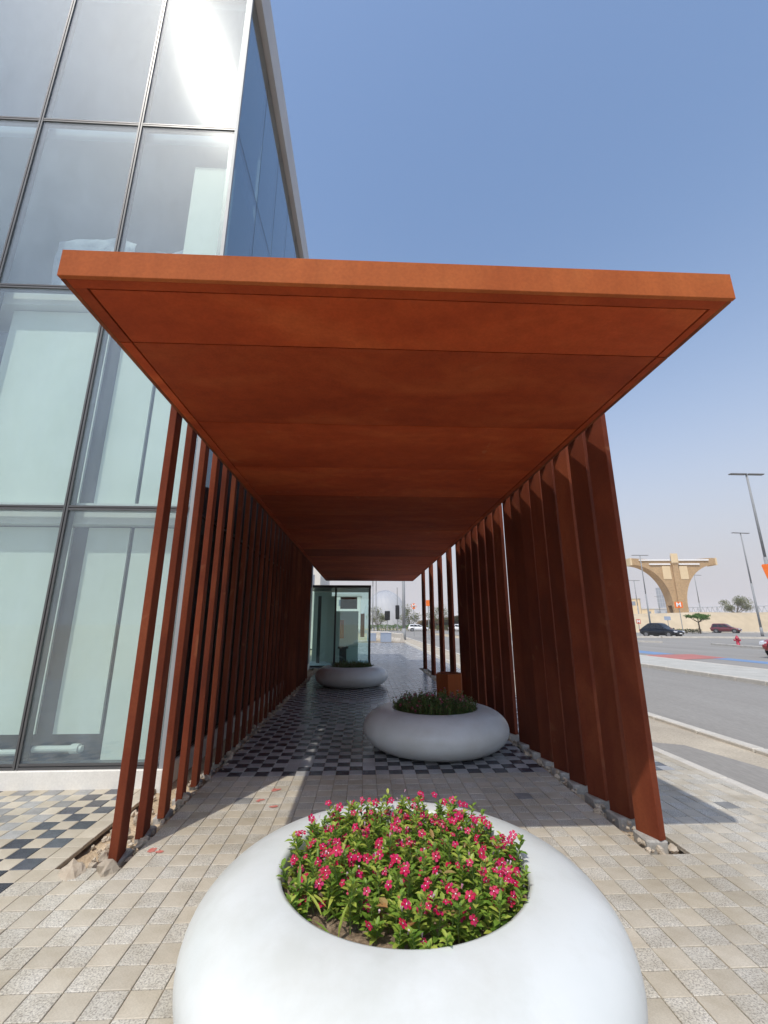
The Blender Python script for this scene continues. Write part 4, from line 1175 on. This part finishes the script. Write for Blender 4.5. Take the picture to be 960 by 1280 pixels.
def cube_seat(x, y, s, label):
    m = MB(); m.bbox(-s/2, -s/2, 0, s/2, s/2, s*0.8, 0.03); m.bbox(-s/2-0.02, -s/2-0.02, s*0.8+0.003, s/2+0.02, s/2+0.02, s*0.8+0.06, 0.02)
    o = m.build('seat_block', M['bluegrey']); o.location = (x, y, 0); tag(o, label, 'seat', 'block seats at the end of the walk')
cube_seat(2.0, 40.5, 0.95, 'blue grey seat block in front of the dark signal board')
cube_seat(0.75, 43.0, 0.85, 'blue grey seat block just right of the entrance box')

# ------------------------------------------------------------------ arch, tower and other far structures
ar = empty('timber_arch', (90.3, 121, -0.05), math.radians(-4), 'giant brown T shaped arch with curved underside beyond the road', 'arch')
def curve_side(s):
    pts = []
    for q in range(15):
        a = math.pi/2*q/14
        pts.append((s*(12.0 - 10.0*math.sin(a)), 18.4 - 11.6*(1-math.cos(a))))
    return pts
R_ = curve_side(1); L_ = curve_side(-1)
poly = [(-1.55, 0), (1.55, 0), (1.75, 5.5)] + list(reversed(R_)) + [(12.0, 20.2), (0, 19.6), (-12.0, 20.2)] + L_ + [(-1.75, 5.5)]
for y0, y1 in ((0, 0.7), (2.8, 3.5)):
    m = MB(); 
    # split in convex strips for a clean outline
    cols = [1.55] 
    def under(x):
        ax = abs(x)
        if ax >= 2.0:
            sn = (12.0-ax)/10.0; a = math.asin(max(0, min(1, sn))); return 18.4 - 11.6*(1-math.cos(a))
        return 0.0
    xs = [-12, -11.5, -11, -10, -9, -8, -7, -6, -5, -4, -3.4, -2.9, -2.5, -2.2, -2.02, -1.75]
    xs = xs + [-x for x in reversed(xs)]
    for a, b in zip(xs, xs[1:]):
        ya, yb2 = under(a), under(b)
        if abs(a) <= 2.02 and abs(b) <= 2.02: ya = yb2 = 0.0
        ta = 19.4 + 0.07*abs(a); tb = 19.4 + 0.07*abs(b)
        m.prism([(a, ya), (b, yb2), (b, tb), (a, ta)], 1, y0, y1)
    m.build('rib', M['timber'], ar)
m = MB()
for s in (-1, 1):
    pts = curve_side(s)
    for (p, q) in zip(pts, pts[1:]):
        m.add([(p[0], 0.7, p[1]), (q[0], 0.7, q[1]), (q[0], 2.8, q[1]), (p[0], 2.8, p[1])], [(0, 1, 2, 3)])
        m.add([(p[0], 0.7, p[1]+0.2), (q[0], 0.7, q[1]+0.2), (q[0], 2.8, q[1]+0.2), (p[0], 2.8, p[1]+0.2)], [(3, 2, 1, 0)])
m.build('soffit', M['timber'], ar)
m = MB(); m.box(-0.75, -0.5, 0, 0.75, -0.01, 21.0); m.box(-0.95, -0.6, 18.4, 0.95, -0.505, 21.3); m.build('spine', M['timber'], ar)
m = MB(); m.box(-1.0, -0.75, 18.9, 1.0, -0.61, 21.6); m.build('crown_block', M['timber_pale'], ar)
for s in (-1, 1):
    m = MB(); x0, x1 = sorted((s*1.3, s*3.6)); m.box(x0, -0.12, 14.2, x1, -0.01, 18.0); m.build('panel', M['timber_pale'], ar)
    m = MB(); x0, x1 = sorted((s*1.2, s*7.2)); m.box(x0, -0.35, 18.35, x1, -0.01, 18.75); m.build('light_strip', M['signwhite'], ar)
    m = MB(); x0, x1 = sorted((s*1.2, s*10.0)); m.box(x0, -0.35, 19.55, x1, -0.01, 19.95); m.build('light_strip', M['signwhite'], ar)
    m = MB(); x0, x1 = sorted((s*12.02, s*12.5)); m.box(x0, -0.1, 18.3, x1, 3.6, 20.4); m.build('end_cap', M['timber_pale'], ar)
m = MB()
for s in (-1, 1):
    m.prism([(0, 19.45), (s*12.0, 20.3), (s*12.0, 20.5), (0, 19.65)], 1, 0.71, 2.79)
m.build('deck', M['timber'], ar)

tw = empty('office_tower', (245, 347, 0), math.radians(-34), 'slim grey glass tower far behind the arch', 'tower')
m = MB(); m.box(-4.4, -4, 0, 4.4, 4, 30); m.build('wall', M['tower'], tw)
for q in range(6):
    m = MB(); m.box(-4.4+q*1.6, -4.12, 0, -4.1+q*1.6, -4.01, 30); m.build('fin', M['tower_frame'], tw)
for q in range(9):
    m = MB(); m.box(-4.45, -4.07, 3+q*3.1, 4.45, -4.005, 3.25+q*3.1); m.build('floor_band', M['tower_frame'], tw)
m = MB(); m.box(-4.5, -4.2, 30.02, 4.5, 4.1, 30.6); m.build('roof', M['tower_frame'], tw)

def low_block(x, y, w, h, mat, label, rz=-0.6):
    t = empty('far_building', (x, y, 0), rz, label, 'building', 'low buildings on the horizon')
    m = MB(); m.box(-w/2, 0, 0, w/2, 10, h); m.build('wall', M[mat], t)
    n = max(2, int(w/3.2))
    for q in range(n):
        m = MB(); xx = -w/2 + (q+0.5)*w/n; m.box(xx-0.7, -0.05, h-2.6, xx+0.7, -0.005, h-1.0); m.build('window', M['tower'], t)
    m = MB(); m.box(-w/2-0.2, -0.2, h+0.01, w/2+0.2, 10.2, h+0.5); m.build('roof', M['parapet'], t)
low_block(128, 199, 12, 8.2, 'timber_pale', 'sandy low building left of the tower')
low_block(150, 214, 7, 8.8, 'tower_frame', 'small grey building beside the tower foot')
low_block(108, 175, 9, 11.5, 'timber_pale', 'pale sandy building half hidden by the nearest right fin')
low_block(-8, 120, 14, 9, 'render', 'pale low building far left behind the entrance box', 0.0)

lat = empty('lattice_screen', (178, 196, 0), math.radians(-42), 'pale grey diagonal lattice structure along the horizon', 'lattice')
m = MB()
for q in range(36):
    x = -34 + q*1.9
    m.tube((x, 0, 3.4), (x+1.9, 0, 9.6), 0.13, n=5); m.tube((x+1.9, 0.3, 3.4), (x, 0.3, 9.6), 0.13, n=5)
m.tube((-34, 0, 9.6), (34.4, 0, 9.6), 0.18, n=6); m.tube((-34, 0, 3.4), (34.4, 0, 3.4), 0.18, n=6)
m.build('braces', M['tower_frame'], lat)
m = MB()
for q in range(10): m.tube((-34+q*7.6, 0.15, 0), (-34+q*7.6, 0.15, 9.6), 0.16, n=6)
m.build('posts', M['tower_frame'], lat)

dm = empty('dome', (8.5, 174, -0.05), 0, 'pale translucent dome far beyond the canopy end', 'dome')
m = MB(); m.lathe([(9.5*math.cos(math.pi/2*q/14)+0.001, 14.6*math.sin(math.pi/2*q/14)) for q in range(15)], 40); m.build('shell', M['dome'], dm, True)
m = MB()
for q in range(12):
    a = math.pi*q/12 + 0.1
    for s in range(14):
        b0 = math.pi/2*s/14; b1 = math.pi/2*(s+1)/14
        for sg in (1, -1):
            p = (sg*9.55*math.cos(b0)*math.cos(a+0.5*sg*b0), sg*9.55*math.cos(b0)*math.sin(a+0.5*sg*b0), 14.65*math.sin(b0)); r2 = (sg*9.55*math.cos(b1)*math.cos(a+0.5*sg*b1), sg*9.55*math.cos(b1)*math.sin(a+0.5*sg*b1), 14.65*math.sin(b1))
            m.tube(p, r2, 0.13, n=4, caps=False)
m.build('ribs', M['tower_frame'], dm)

# ------------------------------------------------------------------ trees and hedges
def tree(loc, trunk_h, rx, ry, rz_, label, leafmat, seed, n=1500, flat=1.0, lsize=0.16, group='trees', trunk_r=0.14):
    rr_ = random.Random(seed)
    t = empty('tree', loc, 0, label, 'tree', group)
    m = MB(); top = Vector((rr_.uniform(-.1,.1), rr_.uniform(-.1,.1), trunk_h))
    m.tube((0,0,-0.1), top, trunk_r, trunk_r*0.7, 9)
    clumps = []
    for q in range(11):
        a = rr_.uniform(0, 6.3); e = math.sqrt(rr_.random())*0.8
        c = Vector((rx*e*math.cos(a), ry*e*math.sin(a), trunk_h + rz_*rr_.uniform(0.35, 1.25)*(1.05-0.3*e)))
        clumps.append((c, rr_.uniform(0.30, 0.52)))
        mid = top.lerp(c, 0.5) + Vector((0, 0, -0.1*rz_))
        m.tube(top*0.96, mid, trunk_r*0.45, trunk_r*0.28, 6); m.tube(mid, c, trunk_r*0.28, trunk_r*0.08, 6)
    m.build('trunk', M['bark'], t, True)
    f = MB()
    for q in range(n):
        c, s = rr_.choice(clumps)
        d = Vector((rr_.gauss(0,1), rr_.gauss(0,1), rr_.gauss(0,1))).normalized()*(rr_.random()**0.5)
        p = c + Vector((d.x*rx*s, d.y*ry*s, d.z*rz_*s*0.8*flat))
        dd = Vector((rr_.uniform(-1,1), rr_.uniform(-1,1), rr_.uniform(-.5,.7)))
        leaf_shape(f, p, dd, Vector((0.1, 0, 1)), lsize*rr_.uniform(.7, 1.4), lsize*rr_.uniform(.5, .9), 0.2)
    o = f.build('crown', leafmat, t); o['kind'] = 'stuff'
    return t
tree((58.6, 74.9, -0.05), 2.0, 2.0, 1.9, 1.05, 'small bright green flat topped tree in front of the sand bank', M['tleaf'], 3, 2200, 0.7, 0.20)
tree((129.5, 147.4, 2.5), 2.6, 5.2, 4.5, 4.4, 'dusty olive tree on the horizon behind the sand bank', M['tleaf_dry'], 5, 2600, 1.0, 0.42, trunk_r=0.3)
for i, (x, y, s, lab) in enumerate([(3.6, 115, 1.15, 'bushy tree under the canopy end, left of the signal boards'), (11.8, 112, 1.35, 'olive tree right of the thick grey pole'), (19, 114, 1.4, 'olive tree between the far fins'), (26, 112, 1.3, 'olive tree behind the right fins')]):
    tree((x, y, -0.05), 1.1*s, 2.6*s, 2.4*s, 2.6*s, lab, M['tleaf_dry'], 11+i, 1300, 1.0, 0.32)

def hedge(x0, x1, y, h, d, mat, label, seed, leafn, rz=0.0):
    rr_ = random.Random(seed); t = empty('hedge', ((x0+x1)/2, y, -0.05), rz, label, 'hedge', 'low hedges')
    L = x1-x0; f = MB(); nst = max(3, int(L/0.9)); m = MB()
    for q in range(nst):
        xx = -L/2 + (q+0.5)*L/nst
        for b in range(3): m.tube((xx, 0, 0), (xx+rr_.uniform(-.4,.4), rr_.uniform(-.3,.3), h*0.75), 0.03, 0.012, 5)
    tag(m.build('stems', M['bark'], t), kind='stuff')
    for q in range(leafn):
        xx = rr_.uniform(-L/2, L/2); hh = h*(0.72+0.28*noise.noise(Vector((xx*0.9, seed, 0))))
        p = Vector((xx, rr_.gauss(0, d*0.32), hh*rr_.random()**0.6))
        leaf_shape(f, p, Vector((rr_.uniform(-1,1), rr_.uniform(-1,1), rr_.uniform(-.3,.9))), Vector((0.1,0,1)), rr_.uniform(.18,.34), rr_.uniform(.10,.18), 0.2)
    o = f.build('leaves', mat, t); o['kind'] = 'stuff'
hedge(1.0, 11.0, 105, 1.9, 1.6, M['tleaf'], 'low green hedge seen under the canopy end', 2, 2200)
hedge(11.4, 30.0, 107, 1.7, 1.6, M['tleaf_dry'], 'low dusty hedge seen between the far fins', 4, 2400)
hedge(51.5, 60.5, 78.6, 0.9, 1.2, M['tleaf_dry'], 'low brown hedge at the foot of the small green tree', 6, 1500, -0.55)

# ------------------------------------------------------------------ dusty desert air
hz_m = bpy.data.materials.new('desert_haze'); hz_m.use_nodes = True
hn = hz_m.node_tree; hn.nodes.clear()
ho = hn.nodes.new('ShaderNodeOutputMaterial'); hv_ = hn.nodes.new('ShaderNodeVolumePrincipled')
hv_.inputs['Color'].default_value = (0.93, 0.93, 0.95, 1); hv_.inputs['Density'].default_value = 0.00045; hv_.inputs['Anisotropy'].default_value = 0.0
hn.links.new(hv_.outputs[0], ho.inputs['Volume'])
m = MB(); m.box(-1510, -1510, -1.2, 1510, 1510, 34.0)
o = m.build('haze', hz_m); tag(o, 'pale dusty air over the whole place', 'haze', kind='stuff')
